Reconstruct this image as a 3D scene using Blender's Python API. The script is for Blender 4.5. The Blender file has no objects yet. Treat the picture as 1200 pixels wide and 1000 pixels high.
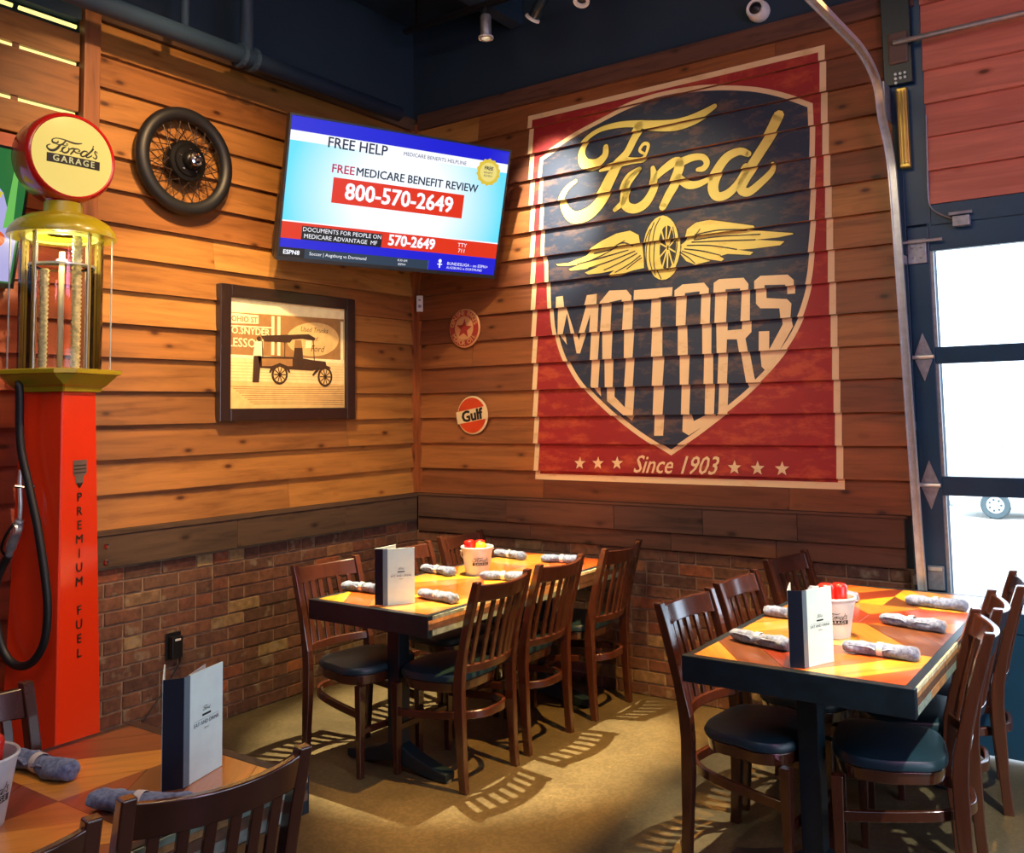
import bpy, math, random
from math import sin, cos, pi, radians
from mathutils import Vector, Matrix
from mathutils.geometry import tessellate_polygon

SC = bpy.context.scene
COL = SC.collection

# ------------------------------------------------------------------ camera, world, exposure
cam_d = bpy.data.cameras.new('camera')
cam = bpy.data.objects.new('camera', cam_d); COL.objects.link(cam)
cam_d.sensor_fit = 'HORIZONTAL'; cam_d.sensor_width = 36.0
cam_d.lens = 1076.97 * 36.0 / 1200.0
cam_d.shift_x = (600 - 613.26) / 1200.0
cam_d.shift_y = (397.33 - 500) / 1200.0
cam_d.clip_start = 0.05; cam_d.clip_end = 300
RV = Vector((0.81808078, 0.57484576, -0.01721018)); UV = Vector((0.05943886, -0.05474842, 0.99672947)); FV = Vector((-0.57202348, 0.81642817, 0.0789568))
cam.matrix_world = Matrix(((RV.x, UV.x, -FV.x, 4.21712), (RV.y, UV.y, -FV.y, -4.72971), (RV.z, UV.z, -FV.z, 1.6), (0, 0, 0, 1)))
SC.camera = cam
SC.view_settings.view_transform = 'Standard'; SC.view_settings.look = 'None'
SC.view_settings.exposure = 0.0; SC.view_settings.gamma = 1.0
SC.view_settings.use_curve_mapping = False

wd = bpy.data.worlds.new('world'); SC.world = wd; wd.use_nodes = True
wd.node_tree.nodes['Background'].inputs[0].default_value = (0.70, 0.84, 1.0, 1)
wd.node_tree.nodes['Background'].inputs[1].default_value = 5.5

def light(kind, name, loc, target, energy, color, **kw):
    d = bpy.data.lights.new(name, kind); d.energy = energy; d.color = color
    for k, v in kw.items():
        if k == 'portal': d.cycles.is_portal = v
        else: setattr(d, k, v)
    o = bpy.data.objects.new(name, d); COL.objects.link(o); o.location = loc
    o.rotation_euler = (Vector(target) - Vector(loc)).to_track_quat('-Z', 'Y').to_euler()
    return o

light('SUN', 'sun', (8, 12, 14), (4.2, 20, 0), 4.0, (1.0, 0.96, 0.9), angle=0.01)
light('AREA', 'door_portal', (4.75, 0.03, 1.25), (4.75, -3, 1.25), 1, (1, 1, 1), shape='RECTANGLE', size=2.9, size_y=2.4, portal=True)
light('AREA', 'added_window_portal', (7.02, -2.6, 1.5), (4, -2.6, 1.5), 1, (1, 1, 1), shape='RECTANGLE', size=3.2, size_y=1.8, portal=True)  # portal for an added, unseen window that brings in daylight
WARM = (1.0, 0.66, 0.34); GOLD = (1.0, 0.76, 0.38)
# ceiling track spots: one over each table, others washing timber walls; fill spots added
light('SPOT', 'spot_corner_table', (1.35, -1.05, 3.95), (1.25, -1.0, 0.76), 3000, (1.0, 0.80, 0.44), spot_size=radians(33), spot_blend=0.45, shadow_soft_size=0.02)
light('SPOT', 'spot_door_table', (3.35, -1.45, 3.95), (2.45, -1.15, 0.2), 1500, (1.0, 0.52, 0.13), spot_size=radians(42), spot_blend=0.5, shadow_soft_size=0.02)
light('SPOT', 'spot_door_table_top', (3.05, -0.9, 3.95), (3.15, -0.95, 0.76), 1300, (1.0, 0.86, 0.58), spot_size=radians(30), spot_blend=0.6, shadow_soft_size=0.02)
light('SPOT', 'spot_aisle', (2.5, -2.3, 3.9), (1.85, -1.25, 0.0), 110, (1.0, .95, .66), spot_size=radians(34), spot_blend=0.7, shadow_soft_size=0.02)
light('SPOT', 'glass_side_fill', (4.9, -2.6, 3.9), (3.65, -0.85, 0), 900, (.98, 1.0, .80), spot_size=radians(38), spot_blend=0.7, shadow_soft_size=0.03)  # added fill, brightens floor and chair backs on the glass side
light('SPOT', 'spot_near_table', (2.9, -3.2, 3.9), (2.1, -3.4, 0.7), 85, WARM, spot_size=radians(50), spot_blend=0.8, shadow_soft_size=0.03)
light('SPOT', 'spot_picture', (1.55, -2.7, 3.95), (0.0, -1.35, 1.55), 620, (1.0, .70, .32), spot_size=radians(46), spot_blend=1.0, shadow_soft_size=0.04)
light('SPOT', 'picture_front_fill', (3.3, -4.9, 2.95), (0.0, -1.15, 1.8), 420, GOLD, spot_size=radians(20), spot_blend=1.0, shadow_soft_size=0.05)  # added fill from behind the camera for the picture; no known fitting
light('SPOT', 'spot_wheel', (1.7, -2.4, 3.9), (0.0, -1.9, 2.6), 330, (1.0, .60, .28), spot_size=radians(64), spot_blend=1.0, shadow_soft_size=0.04)
light('SPOT', 'spot_mural', (1.25, -1.0, 3.9), (1.16, 0.0, 2.86), 760, (1.0, 0.94, 0.74), spot_size=radians(31), spot_blend=1.0, shadow_soft_size=0.03)
light('SPOT', 'spot_mural_low', (2.0, -1.9, 3.95), (1.65, 0.0, 2.2), 230, (1.0, .84, .52), spot_size=radians(56), spot_blend=1.0, shadow_soft_size=0.04)
light('SPOT', 'spot_signs', (1.2, -1.6, 3.2), (0.45, 0.0, 1.8), 60, GOLD, spot_size=radians(55), spot_blend=1.0, shadow_soft_size=0.03)
light('SPOT', 'spot_pump', (2.6, -1.5, 3.95), (0.35, -2.66, 1.3), 480, (1.0, 0.66, 0.36), spot_size=radians(34), spot_blend=0.8, shadow_soft_size=0.04)
light('POINT', 'pump_ring_lamp', (0.35, -2.66, 2.33), (0, 0, 0), 7, (1.0, 0.85, 0.45), shadow_soft_size=0.02)
light('AREA', 'room_bounce', (3.2, -4.8, 4.2), (2.6, -2.0, 0.5), 35, (0.36, 0.62, 1.0), shape='RECTANGLE', size=3.0, size_y=2.0)
light('AREA', 'warm_fill', (2.2, -3.6, 4.0), (1.4, -1.2, 0.6), 42, (1.0, .72, .38), shape='RECTANGLE', size=1.5, size_y=1.5)
light('AREA', 'neon_beyond', (5.9, -3.6, 3.0), (3.9, 0, 2.4), 45, (1.0, 0.45, 0.80), shape='RECTANGLE', size=1.2, size_y=0.4)

# ------------------------------------------------------------------ mesh helpers
class G:
    def __init__(s): s.v = []; s.f = []; s.m = []
    def add(s, v, f, mi=0):
        o = len(s.v); s.v += [tuple(p) for p in v]; s.f += [tuple(i + o for i in q) for q in f]; s.m += [mi] * len(f); return s
    def box(s, x0, x1, y0, y1, z0, z1, mi=0):
        return s.add([(x0,y0,z0),(x1,y0,z0),(x1,y1,z0),(x0,y1,z0),(x0,y0,z1),(x1,y0,z1),(x1,y1,z1),(x0,y1,z1)],
                     [(0,3,2,1),(4,5,6,7),(0,1,5,4),(1,2,6,5),(2,3,7,6),(3,0,4,7)], mi)
    def rings(s, rings, close=True, cap=True, mi=0):
        n = len(rings[0]); v = [p for r in rings for p in r]; f = []
        for i in range(len(rings) - 1):
            for j in range(n if close else n - 1):
                k = (j + 1) % n; f.append((i*n+j, i*n+k, (i+1)*n+k, (i+1)*n+j))
        if cap:
            f.append(tuple(range(n - 1, -1, -1))); f.append(tuple((len(rings)-1)*n + j for j in range(n)))
        return s.add(v, f, mi)
    def tube(s, path, r, seg=8, mi=0, cap=True):
        P = [Vector(p) for p in path]; rs = r if isinstance(r, (list, tuple)) else [r] * len(P); R = []
        t0 = (P[1] - P[0]).normalized(); up = Vector((0,0,1)) if abs(t0.z) < .9 else Vector((1,0,0))
        a = t0.cross(up).normalized()
        for i, p in enumerate(P):
            t = (P[min(i+1, len(P)-1)] - P[max(i-1, 0)]).normalized()
            a = (a - t * a.dot(t)).normalized(); b = t.cross(a)
            R.append([p + (a*cos(2*pi*k/seg) + b*sin(2*pi*k/seg)) * rs[i] for k in range(seg)])
        return s.rings(R, mi=mi, cap=cap)
    def lathe(s, prof, seg=24, c=(0,0,0), axis='z', mi=0, cap=False):
        R = []
        for r, h in prof:
            ring = []
            for k in range(seg):
                a = 2*pi*k/seg; x, y = r*cos(a), r*sin(a)
                p = (x, y, h) if axis == 'z' else ((h, x, y) if axis == 'x' else (y, h, x))
                ring.append((p[0]+c[0], p[1]+c[1], p[2]+c[2]))
            R.append(ring)
        return s.rings(R, cap=cap, mi=mi)
    def sweep(s, path, sec, up=(0,0,1), mi=0):
        # rectangular (or list-given) section swept on a path; sec = (side width, up height) or list of those
        P = [Vector(p) for p in path]; U = Vector(up); R = []
        S = sec if isinstance(sec, list) else [sec] * len(P)
        for i, p in enumerate(P):
            t = (P[min(i+1, len(P)-1)] - P[max(i-1, 0)]).normalized()
            a = t.cross(U).normalized(); b = U if abs(t.dot(U)) < .98 else a.cross(t)
            b = a.cross(t).normalized()
            w, h = S[i][0]/2, S[i][1]/2
            R.append([p - a*w - b*h, p + a*w - b*h, p + a*w + b*h, p - a*w + b*h])
        return s.rings(R, mi=mi)
    def prism(s, pts, z0, z1, mi=0):
        return s.rings([[(x, y, z0) for x, y in pts], [(x, y, z1) for x, y in pts]], mi=mi)
    def build(s, name, mats, parent=None, smooth=False, bev=0, label=None, loc=None):
        me = bpy.data.meshes.new(name); me.from_pydata(s.v, [], s.f)
        if not isinstance(mats, (list, tuple)): mats = [mats]
        for m in mats: me.materials.append(m)
        if len(mats) > 1: me.polygons.foreach_set('material_index', s.m)
        if smooth: me.polygons.foreach_set('use_smooth', [True] * len(s.f))
        me.update()
        o = bpy.data.objects.new(name, me); COL.objects.link(o)
        if loc: o.location = loc
        if parent: o.parent = parent
        if bev:
            b = o.modifiers.new('bevel', 'BEVEL'); b.width = bev; b.segments = 2; b.limit_method = 'ANGLE'; b.angle_limit = radians(50)
        if label: o['label'] = label
        if smooth and smooth == 'auto':
            try: me.set_sharp_from_angle(angle=radians(40))
            except Exception: pass
        return o

def empty(name, loc, rz=0.0, label=None, cat=None, group=None, kind=None):
    o = bpy.data.objects.new(name, None); COL.objects.link(o); o.location = loc; o.rotation_euler = (0, 0, rz); o.empty_display_size = .1
    return tag(o, label, cat, group, kind)
def tag(o, label=None, cat=None, group=None, kind=None):
    if label: o['label'] = label
    if cat: o['category'] = cat
    if group: o['group'] = group
    if kind: o['kind'] = kind
    return o
def kids(o): return [c for c in bpy.data.objects if c.parent == o]
def copy_tree(o, tree, loc, rz, label, group=None):
    r = o.copy(); COL.objects.link(r); r.location = loc; r.rotation_euler = (0, 0, rz); r['label'] = label
    if group: r['group'] = group
    for ch, subs in tree:
        c = ch.copy(); COL.objects.link(c); c.parent = r
        for g in subs:
            d = g.copy(); COL.objects.link(d); d.parent = c
    return r
def tree_of(o): return [(c, kids(c)) for c in kids(o)]
def smoothpath(pts, n=5):
    out = []; P = [Vector(p) for p in pts]
    for i in range(len(P) - 1):
        a, b, c, d = P[max(i-1,0)], P[i], P[i+1], P[min(i+2,len(P)-1)]
        for k in range(n):
            t = k / n
            out.append(0.5*((2*b) + (c-a)*t + (2*a-5*b+4*c-d)*t*t + (3*b-a-3*c+d)*t**3))
    out.append(P[-1]); return out

# ------------------------------------------------------------------ materials
def srgb(r, g, b):
    f = lambda c: (c/255)/12.92 if c/255 <= .04045 else ((c/255+.055)/1.055)**2.4
    return (f(r), f(g), f(b), 1)
def newmat(name):
    m = bpy.data.materials.new(name); m.use_nodes = True; nt = m.node_tree; b = nt.nodes['Principled BSDF']
    return m, nt, b
def N(nt, t, **kw):
    n = nt.nodes.new(t)
    for k, v in kw.items():
        if k in n.inputs: n.inputs[k].default_value = v
        else: setattr(n, k, v)
    return n
def ramp(nt, fac, stops):
    r = nt.nodes.new('ShaderNodeValToRGB'); e = r.color_ramp.elements
    while len(e) > 1: e.remove(e[0])
    e[0].position, e[0].color = stops[0]
    for p, c in stops[1:]:
        x = e.new(p); x.color = c
    nt.links.new(fac, r.inputs[0]); return r.outputs[0]
def mix(nt, fac, a, b, mode='MIX'):
    m = nt.nodes.new('ShaderNodeMix'); m.data_type = 'RGBA'; m.blend_type = mode
    for sock, v in ((m.inputs[0], fac), (m.inputs[6], a), (m.inputs[7], b)):
        if hasattr(v, 'is_linked') or isinstance(v, bpy.types.NodeSocket): nt.links.new(v, sock)
        else: sock.default_value = v
    return m.outputs[2]
def plain(name, col, rough=.5, metal=0.0, var=0.0, scale=8, bump=0.0, emit=0, coat=0, spec=.5):
    m, nt, b = newmat(name); b.inputs['Roughness'].default_value = rough; b.inputs['Metallic'].default_value = metal
    b.inputs['Specular IOR Level'].default_value = spec
    if coat: b.inputs['Coat Weight'].default_value = coat; b.inputs['Coat Roughness'].default_value = .12
    tc = N(nt, 'ShaderNodeTexCoord'); nz = N(nt, 'ShaderNodeTexNoise', Scale=scale, Detail=4.0)
    nt.links.new(tc.outputs['Object'], nz.inputs['Vector'])
    d = tuple(c * (1 - var) for c in col[:3]) + (1,); l = tuple(min(1, c * (1 + var)) for c in col[:3]) + (1,)
    c = ramp(nt, nz.outputs[0], [(.3, d), (.7, l)])
    nt.links.new(c, b.inputs['Base Color'])
    if bump:
        bp = N(nt, 'ShaderNodeBump', Strength=bump, Distance=.01); nt.links.new(nz.outputs[0], bp.inputs['Height']); nt.links.new(bp.outputs[0], b.inputs['Normal'])
    if emit: b.inputs['Emission Color'].default_value = col; b.inputs['Emission Strength'].default_value = emit
    return m
def wood(name, tones, axis, rough=.45, grain=1.0, knots=True, coat=0.0, bump=.25, dark=.55, spec=.5):
    """tones = list of (pos, colour) picked by the object's random number; grain runs along axis"""
    m, nt, b = newmat(name); b.inputs['Roughness'].default_value = rough; b.inputs['Specular IOR Level'].default_value = spec
    if coat: b.inputs['Coat Weight'].default_value = coat; b.inputs['Coat Roughness'].default_value = .15
    tc = N(nt, 'ShaderNodeTexCoord'); oi = N(nt, 'ShaderNodeObjectInfo')
    mul = N(nt, 'ShaderNodeVectorMath', operation='SCALE'); mul.inputs[0].default_value = (13, 7, 5); nt.links.new(oi.outputs['Random'], mul.inputs['Scale'])
    add = N(nt, 'ShaderNodeVectorMath', operation='ADD'); nt.links.new(tc.outputs['Object'], add.inputs[0]); nt.links.new(mul.outputs[0], add.inputs[1])
    sc = [14.0 * grain] * 3; sc[axis] = 1.1 * grain
    mp = N(nt, 'ShaderNodeMapping'); mp.inputs['Scale'].default_value = sc; nt.links.new(add.outputs[0], mp.inputs['Vector'])
    nz = N(nt, 'ShaderNodeTexNoise', Scale=1.6, Detail=7.0, Roughness=.62, Distortion=.6); nt.links.new(mp.outputs[0], nz.inputs['Vector'])
    base = ramp(nt, oi.outputs['Random'], tones) if len(tones) > 1 else None
    if base is None:
        rgb = N(nt, 'ShaderNodeRGB'); rgb.outputs[0].default_value = tones[0][1]; base = rgb.outputs[0]
    g = ramp(nt, nz.outputs[0], [(.30, (dark, dark*.86, dark*.74, 1)), (.5, (.92, .90, .88, 1)), (.72, (1.18, 1.14, 1.1, 1))])
    c = mix(nt, 1.0, base, g, 'MULTIPLY')
    if knots:
        s2 = [9.0] * 3; s2[axis] = 4.2
        m2 = N(nt, 'ShaderNodeMapping'); m2.inputs['Scale'].default_value = s2; nt.links.new(add.outputs[0], m2.inputs['Vector'])
        vo = N(nt, 'ShaderNodeTexVoronoi', Scale=1.0, Randomness=1.0); nt.links.new(m2.outputs[0], vo.inputs['Vector'])
        k = ramp(nt, vo.outputs['Distance'], [(.06, (.22, .15, .10, 1)), (.13, (.8, .74, .66, 1)), (.22, (1, 1, 1, 1))])
        c = mix(nt, 1.0, c, k, 'MULTIPLY')
    nt.links.new(c, b.inputs['Base Color'])
    bp = N(nt, 'ShaderNodeBump', Strength=bump, Distance=.004); nt.links.new(nz.outputs[0], bp.inputs['Height']); nt.links.new(bp.outputs[0], b.inputs['Normal'])
    return m
def glow(name, col, s=1.0):
    m, nt, b = newmat(name); b.inputs['Base Color'].default_value = (0.01, .01, .01, 1); b.inputs['Roughness'].default_value = .3
    b.inputs['Specular IOR Level'].default_value = .2
    b.inputs['Emission Color'].default_value = col; b.inputs['Emission Strength'].default_value = s; return m
def glass(name, col=(1, 1, 1, 1), rough=0.0, ior=1.45):
    m, nt, b = newmat(name)
    gl = N(nt, 'ShaderNodeBsdfGlossy', Roughness=rough); tr = N(nt, 'ShaderNodeBsdfTransparent'); tr.inputs[0].default_value = col
    fr = N(nt, 'ShaderNodeFresnel', IOR=ior); mx = N(nt, 'ShaderNodeMixShader')
    nt.links.new(fr.outputs[0], mx.inputs[0]); nt.links.new(tr.outputs[0], mx.inputs[1]); nt.links.new(gl.outputs[0], mx.inputs[2])
    nt.links.new(mx.outputs[0], nt.nodes['Material Output'].inputs[0]); return m

SID = [(0.0, srgb(118, 76, 40)), (.25, srgb(146, 98, 48)), (.5, srgb(160, 110, 54)), (.75, srgb(132, 84, 42)), (1.0, srgb(172, 122, 62))]
SIDR = [(0.0, srgb(104, 56, 36)), (.3, srgb(136, 78, 44)), (.6, srgb(158, 98, 50)), (.8, srgb(116, 62, 38)), (1.0, srgb(178, 122, 62))]
m_sidL = wood('cedar_siding_left', SID, 1)
m_sidR = wood('cedar_siding_right', SIDR, 0)
m_sidRed = wood('pink_lit_siding', [(0, srgb(186, 104, 84)), (1, srgb(206, 124, 98))], 0, dark=.8)  # reddish-purple of the coloured lighting put into the board tone, no stain
m_sidRedL = wood('pink_lit_siding_left', [(0, srgb(150, 62, 44)), (1, srgb(170, 76, 52))], 1, dark=.75)  # reddish wood with pink light mixed into its tone
m_postw = wood('rough_post_wood', [(0, srgb(120, 74, 44)), (1, srgb(130, 80, 46))], 2, dark=.5)
m_trimw = wood('corner_trim_wood', [(0, srgb(140, 78, 42)), (1, srgb(150, 84, 44))], 2)
m_ledge = wood('weathered_ledge_wood', [(0, srgb(78, 50, 38)), (.5, srgb(96, 60, 44)), (1, srgb(72, 50, 42))], 0, dark=.4, rough=.8)
m_ledgeL = wood('weathered_ledge_wood_left', [(0, srgb(76, 56, 40)), (1, srgb(88, 62, 44))], 1, dark=.4, rough=.8)
m_chair = wood('mahogany_chair_wood', [(0, srgb(60, 29, 20)), (1, srgb(70, 35, 23))], 2, rough=.24, knots=False, coat=1.0, bump=.05, dark=.75, grain=1.5)
m_chairlit = m_chair
m_vinyl = plain('dark_blue_vinyl', srgb(24, 46, 58), .38, var=.12, scale=6, bump=.15)
m_black = plain('black_plastic', srgb(18, 18, 22), .4, var=.1)
m_steel = plain('black_painted_steel', srgb(16, 32, 42), .38, var=.15)
m_navy = plain('navy_ceiling_paint', srgb(24, 44, 62), .8, var=.12, scale=2)
m_navy2 = plain('navy_beam_paint', srgb(32, 54, 76), .6, var=.12, scale=3)
m_frame = plain('dark_teal_door_paint', srgb(22, 58, 82), .4, var=.1)
m_galv = plain('galvanised_steel', srgb(206, 210, 212), .32, .6, var=.12, scale=30)
m_galvd = plain('galvanised_bracket', srgb(150, 152, 158), .45, .6, var=.2, scale=40)
m_mortar = plain('mortar', srgb(136, 112, 90), .95, var=.2, scale=30, bump=.4)
m_white = plain('white_plastic', srgb(216, 214, 208), .4, var=.03)
m_plaster = plain('plain_wall_paint', srgb(92, 74, 62), .8, var=.05)

def brick_mat():
    m, nt, b = newmat('old_brick'); b.inputs['Roughness'].default_value = .9
    oi = N(nt, 'ShaderNodeObjectInfo'); tc = N(nt, 'ShaderNodeTexCoord')
    add = N(nt, 'ShaderNodeVectorMath', operation='ADD'); mul = N(nt, 'ShaderNodeVectorMath', operation='SCALE'); mul.inputs[0].default_value = (9, 4, 6)
    nt.links.new(oi.outputs['Random'], mul.inputs['Scale']); nt.links.new(tc.outputs['Object'], add.inputs[0]); nt.links.new(mul.outputs[0], add.inputs[1])
    base = ramp(nt, oi.outputs['Random'], [(0, srgb(104, 68, 52)), (.2, srgb(84, 56, 46)), (.4, srgb(114, 74, 54)), (.6, srgb(96, 68, 52)), (.78, srgb(106, 64, 48)), (.88, srgb(146, 84, 52)), (.93, srgb(120, 92, 66)), (1, srgb(160, 136, 92))])
    nz = N(nt, 'ShaderNodeTexNoise', Scale=28.0, Detail=5.0); nt.links.new(add.outputs[0], nz.inputs['Vector'])
    g = ramp(nt, nz.outputs[0], [(.3, (.6, .58, .56, 1)), (.7, (1.25, 1.2, 1.15, 1))]); c = mix(nt, 1.0, base, g, 'MULTIPLY')
    n2 = N(nt, 'ShaderNodeTexNoise', Scale=11.0, Detail=3.0); nt.links.new(add.outputs[0], n2.inputs['Vector'])
    f = ramp(nt, n2.outputs[0], [(.60, (0, 0, 0, 1)), (.70, (.55, .55, .55, 1))]); c = mix(nt, f, c, srgb(140, 126, 104))
    nt.links.new(c, b.inputs['Base Color'])
    bp = N(nt, 'ShaderNodeBump', Strength=.5, Distance=.006); nt.links.new(nz.outputs[0], bp.inputs['Height']); nt.links.new(bp.outputs[0], b.inputs['Normal']); return m
m_brick = brick_mat()
def floor_mat():
    m, nt, b = newmat('polished_concrete'); tc = N(nt, 'ShaderNodeTexCoord')
    n1 = N(nt, 'ShaderNodeTexNoise', Scale=1.3, Detail=6.0); nt.links.new(tc.outputs['Object'], n1.inputs['Vector'])
    c = ramp(nt, n1.outputs[0], [(.35, srgb(66, 58, 44)), (.65, srgb(104, 92, 68))])
    v = N(nt, 'ShaderNodeTexVoronoi', Scale=85.0); nt.links.new(tc.outputs['Object'], v.inputs['Vector'])
    s = ramp(nt, v.outputs['Color'], [(.45, (.72, .72, .7, 1)), (.6, (1, 1, 1, 1)), (.93, (1.05, 1.05, 1.0, 1)), (.97, (1.6, 1.6, 1.5, 1))])
    c = mix(nt, .85, c, s, 'MULTIPLY'); nt.links.new(c, b.inputs['Base Color'])
    b.inputs['Roughness'].default_value = .38; b.inputs['Specular IOR Level'].default_value = .4
    bp = N(nt, 'ShaderNodeBump', Strength=.05, Distance=.005); nt.links.new(n1.outputs[0], bp.inputs['Height']); nt.links.new(bp.outputs[0], b.inputs['Normal']); return m
m_floor = floor_mat()

# ------------------------------------------------------------------ room shell
def struct(g, name, mats, **kw): return tag(g.build(name, mats, **kw), kind='structure')
struct(G().box(-.3, 7.2, -7.5, .1, -.15, 0), 'floor', m_floor)
struct(G().box(-.3, 7.2, -7.5, .3, 4.3, 4.45), 'ceiling', m_navy)
g = G().box(-.2, 0, -7.5, -2.41, 0, 2.82).box(-.2, 0, -2.41, .2, 0, 4.3).box(-.2, 0, -7.5, -2.41, 3.62, 4.3).box(-.2, -.08, -7.5, -2.41, 2.82, 3.62)
wallL = struct(g, 'wall_left', [m_navy])
g = G().box(0, 3.3, 0, .2, 0, 4.3).box(3.3, 6.3, 0, .2, 2.47, 4.3).box(6.3, 7.2, 0, .2, 0, 4.3)
wallR = struct(g, 'wall_back', [m_navy])
struct(G().box(7.0, 7.2, -7.5, -4.2, 0, 4.3).box(7.0, 7.2, -1.0, 0, 0, 4.3).box(7.0, 7.2, -4.2, -1.0, 0, .6).box(7.0, 7.2, -4.2, -1.0, 2.4, 4.3), 'wall_right', m_plaster)
g = G()
for y in (-4.2, -3.15, -2.1, -1.05): g.box(6.98, 7.06, y, y+.05, .6, 2.4)
g.box(6.98, 7.06, -4.2, -1.0, .6, .65).box(6.98, 7.06, -4.2, -1.0, 2.35, 2.4).box(6.98, 7.06, -4.2, -1.0, 1.48, 1.53)
struct(g, 'added_window_1', m_frame)  # made-up window, added in the unseen wall for extra daylight
struct(G().box(0, 7.0, -7.5, -7.3, 0, 4.3), 'wall_front', m_plaster)

Z0, EX = 1.072, 0.1655
OB, OT = .031, .006
def off(z, k): return OB - (OB - OT) * ((z - Z0) / EX - k)
rnd = random.Random(7)
def siding(wall, axis, a0, a1, k0, k1, mat, joints, seed, flip=1):
    r = random.Random(seed)
    for k in range(k0, k1):
        z0 = Z0 + k*EX; z1 = z0 + EX - .001
        cuts = [a0] + sorted(a0 + (a1-a0)*t for t in (joints.get(k) or ([r.uniform(.15, .85)] if (a1-a0) < 3 and r.random() < .6 else ([r.uniform(.1, .45), r.uniform(.55, .9)] if a1-a0 >= 3 else [])))) + [a1]
        for i in range(len(cuts)-1):
            c0, c1 = cuts[i] + (.0008 if i else 0), cuts[i+1] - (.0008 if i < len(cuts)-2 else 0)
            j = r.uniform(-.0012, .0012)
            prof = [(0.0005, z0), (OB + j, z0), (OT + j, z1), (0.0005, z1)]
            if axis == 1: rings = [[(o, c, z) for o, z in prof] for c in (c0, c1)]
            else: rings = [[(c, -o, z) for o, z in prof] for c in (c0, c1)]
            o = G().rings(rings).build('siding_board', mat, wall)
siding(wallL, 1, -2.33, -.062, 0, 15, m_sidL, {9: [.62], 8: [.3], 3: [.36]}, 3)
siding(wallR, 0, .062, 3.17, 0, 15, m_sidR, {}, 5)
siding(wallR, 0, 3.325, 6.2, 9, 18, m_sidRed, {}, 9)
# siding left of the rough post, and slotted boards with lit gaps above it
siding(wallL, 1, -5.6, -2.42, -6, 11, m_sidRedL, {}, 11)
for z0, z1 in ((2.90, 3.045), (3.068, 3.29), (3.314, 3.455)):
    for y0, y1 in ((-5.6, -3.35), (-3.345, -2.42)):
        G().box(-.02, .022, y0, y1, z0, z1).build('slat_board', m_sidL, wallL, bev=.002)
m_lit = glow('lit_gap_glow', (1.0, .86, .30, 1), 1.3)  # glow stands in for the lit space behind the slotted boards
for z in (3.056, 3.302, 3.49):
    for y0, y1 in ((-3.3, -2.73), (-2.70, -2.43)):
        G().tube([(-.001, y0, z), (-.001, y1, z)], .0105, 8).build('gap_glow_rod', m_lit, wallL, label='yellow glow in the gap between boards, standing in for the lit space behind')
G().box(-.02, .03, -5.6, -2.42, 3.52, 3.62).build('slat_board', m_navy2, wallL)
for y in (-2.715,):
    for z in (3.056, 3.302): G().box(-.05, .014, y-.015, y+.015, z-.012, z+.012).build('spacer_block', m_postw, wallL)
# rough post, corner trims, top trims
struct(G().box(0, .055, -2.414, -2.332, 0, 3.62), 'trim_1', m_postw, bev=.004)
struct(G().box(0, .032, -.062, 0, 1.072, 3.60).box(.032, .062, -.032, 0, 1.072, 3.60), 'trim_2', m_trimw)
struct(G().box(.062, 3.30, -.034, 0, Z0+15*EX+.001, 3.66), 'trim_3', m_ledge, bev=.003)
struct(G().box(0, .034, -2.33, 0, Z0+15*EX+.001, 3.64), 'trim_4', m_ledgeL, bev=.003)
# weathered ledge planks over the brick
t5 = tag(G().box(.05, 3.15, -.052, -.001, 1.056, Z0-.002).build('trim_5', m_ledge), kind='structure')
xs = [.05, .78, 1.55, 2.1, 2.62, 3.14]
for i in range(5): G().box(xs[i]+.001, xs[i+1]-.001, -.046, -.001, .916, 1.055).build('plank', m_ledge, t5, bev=.003)
xs = [.034, .95, 1.9, 2.5, 3.14]
for i in range(4): G().box(xs[i]+.001, xs[i+1]-.001, -.03, -.001, .818, .914).build('plank', m_ledge, t5, bev=.003)
t6 = tag(G().box(.001, .052, -2.33, -.001, 1.048, Z0-.002).build('trim_6', m_ledgeL), kind='structure')
ys = [-2.33, -1.5, -.7, -.047]
for i in range(3): G().box(.001, .046, ys[i]+.001, ys[i+1]-.001, .893, 1.046).build('plank', m_ledgeL, t6, bev=.003)
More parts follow.
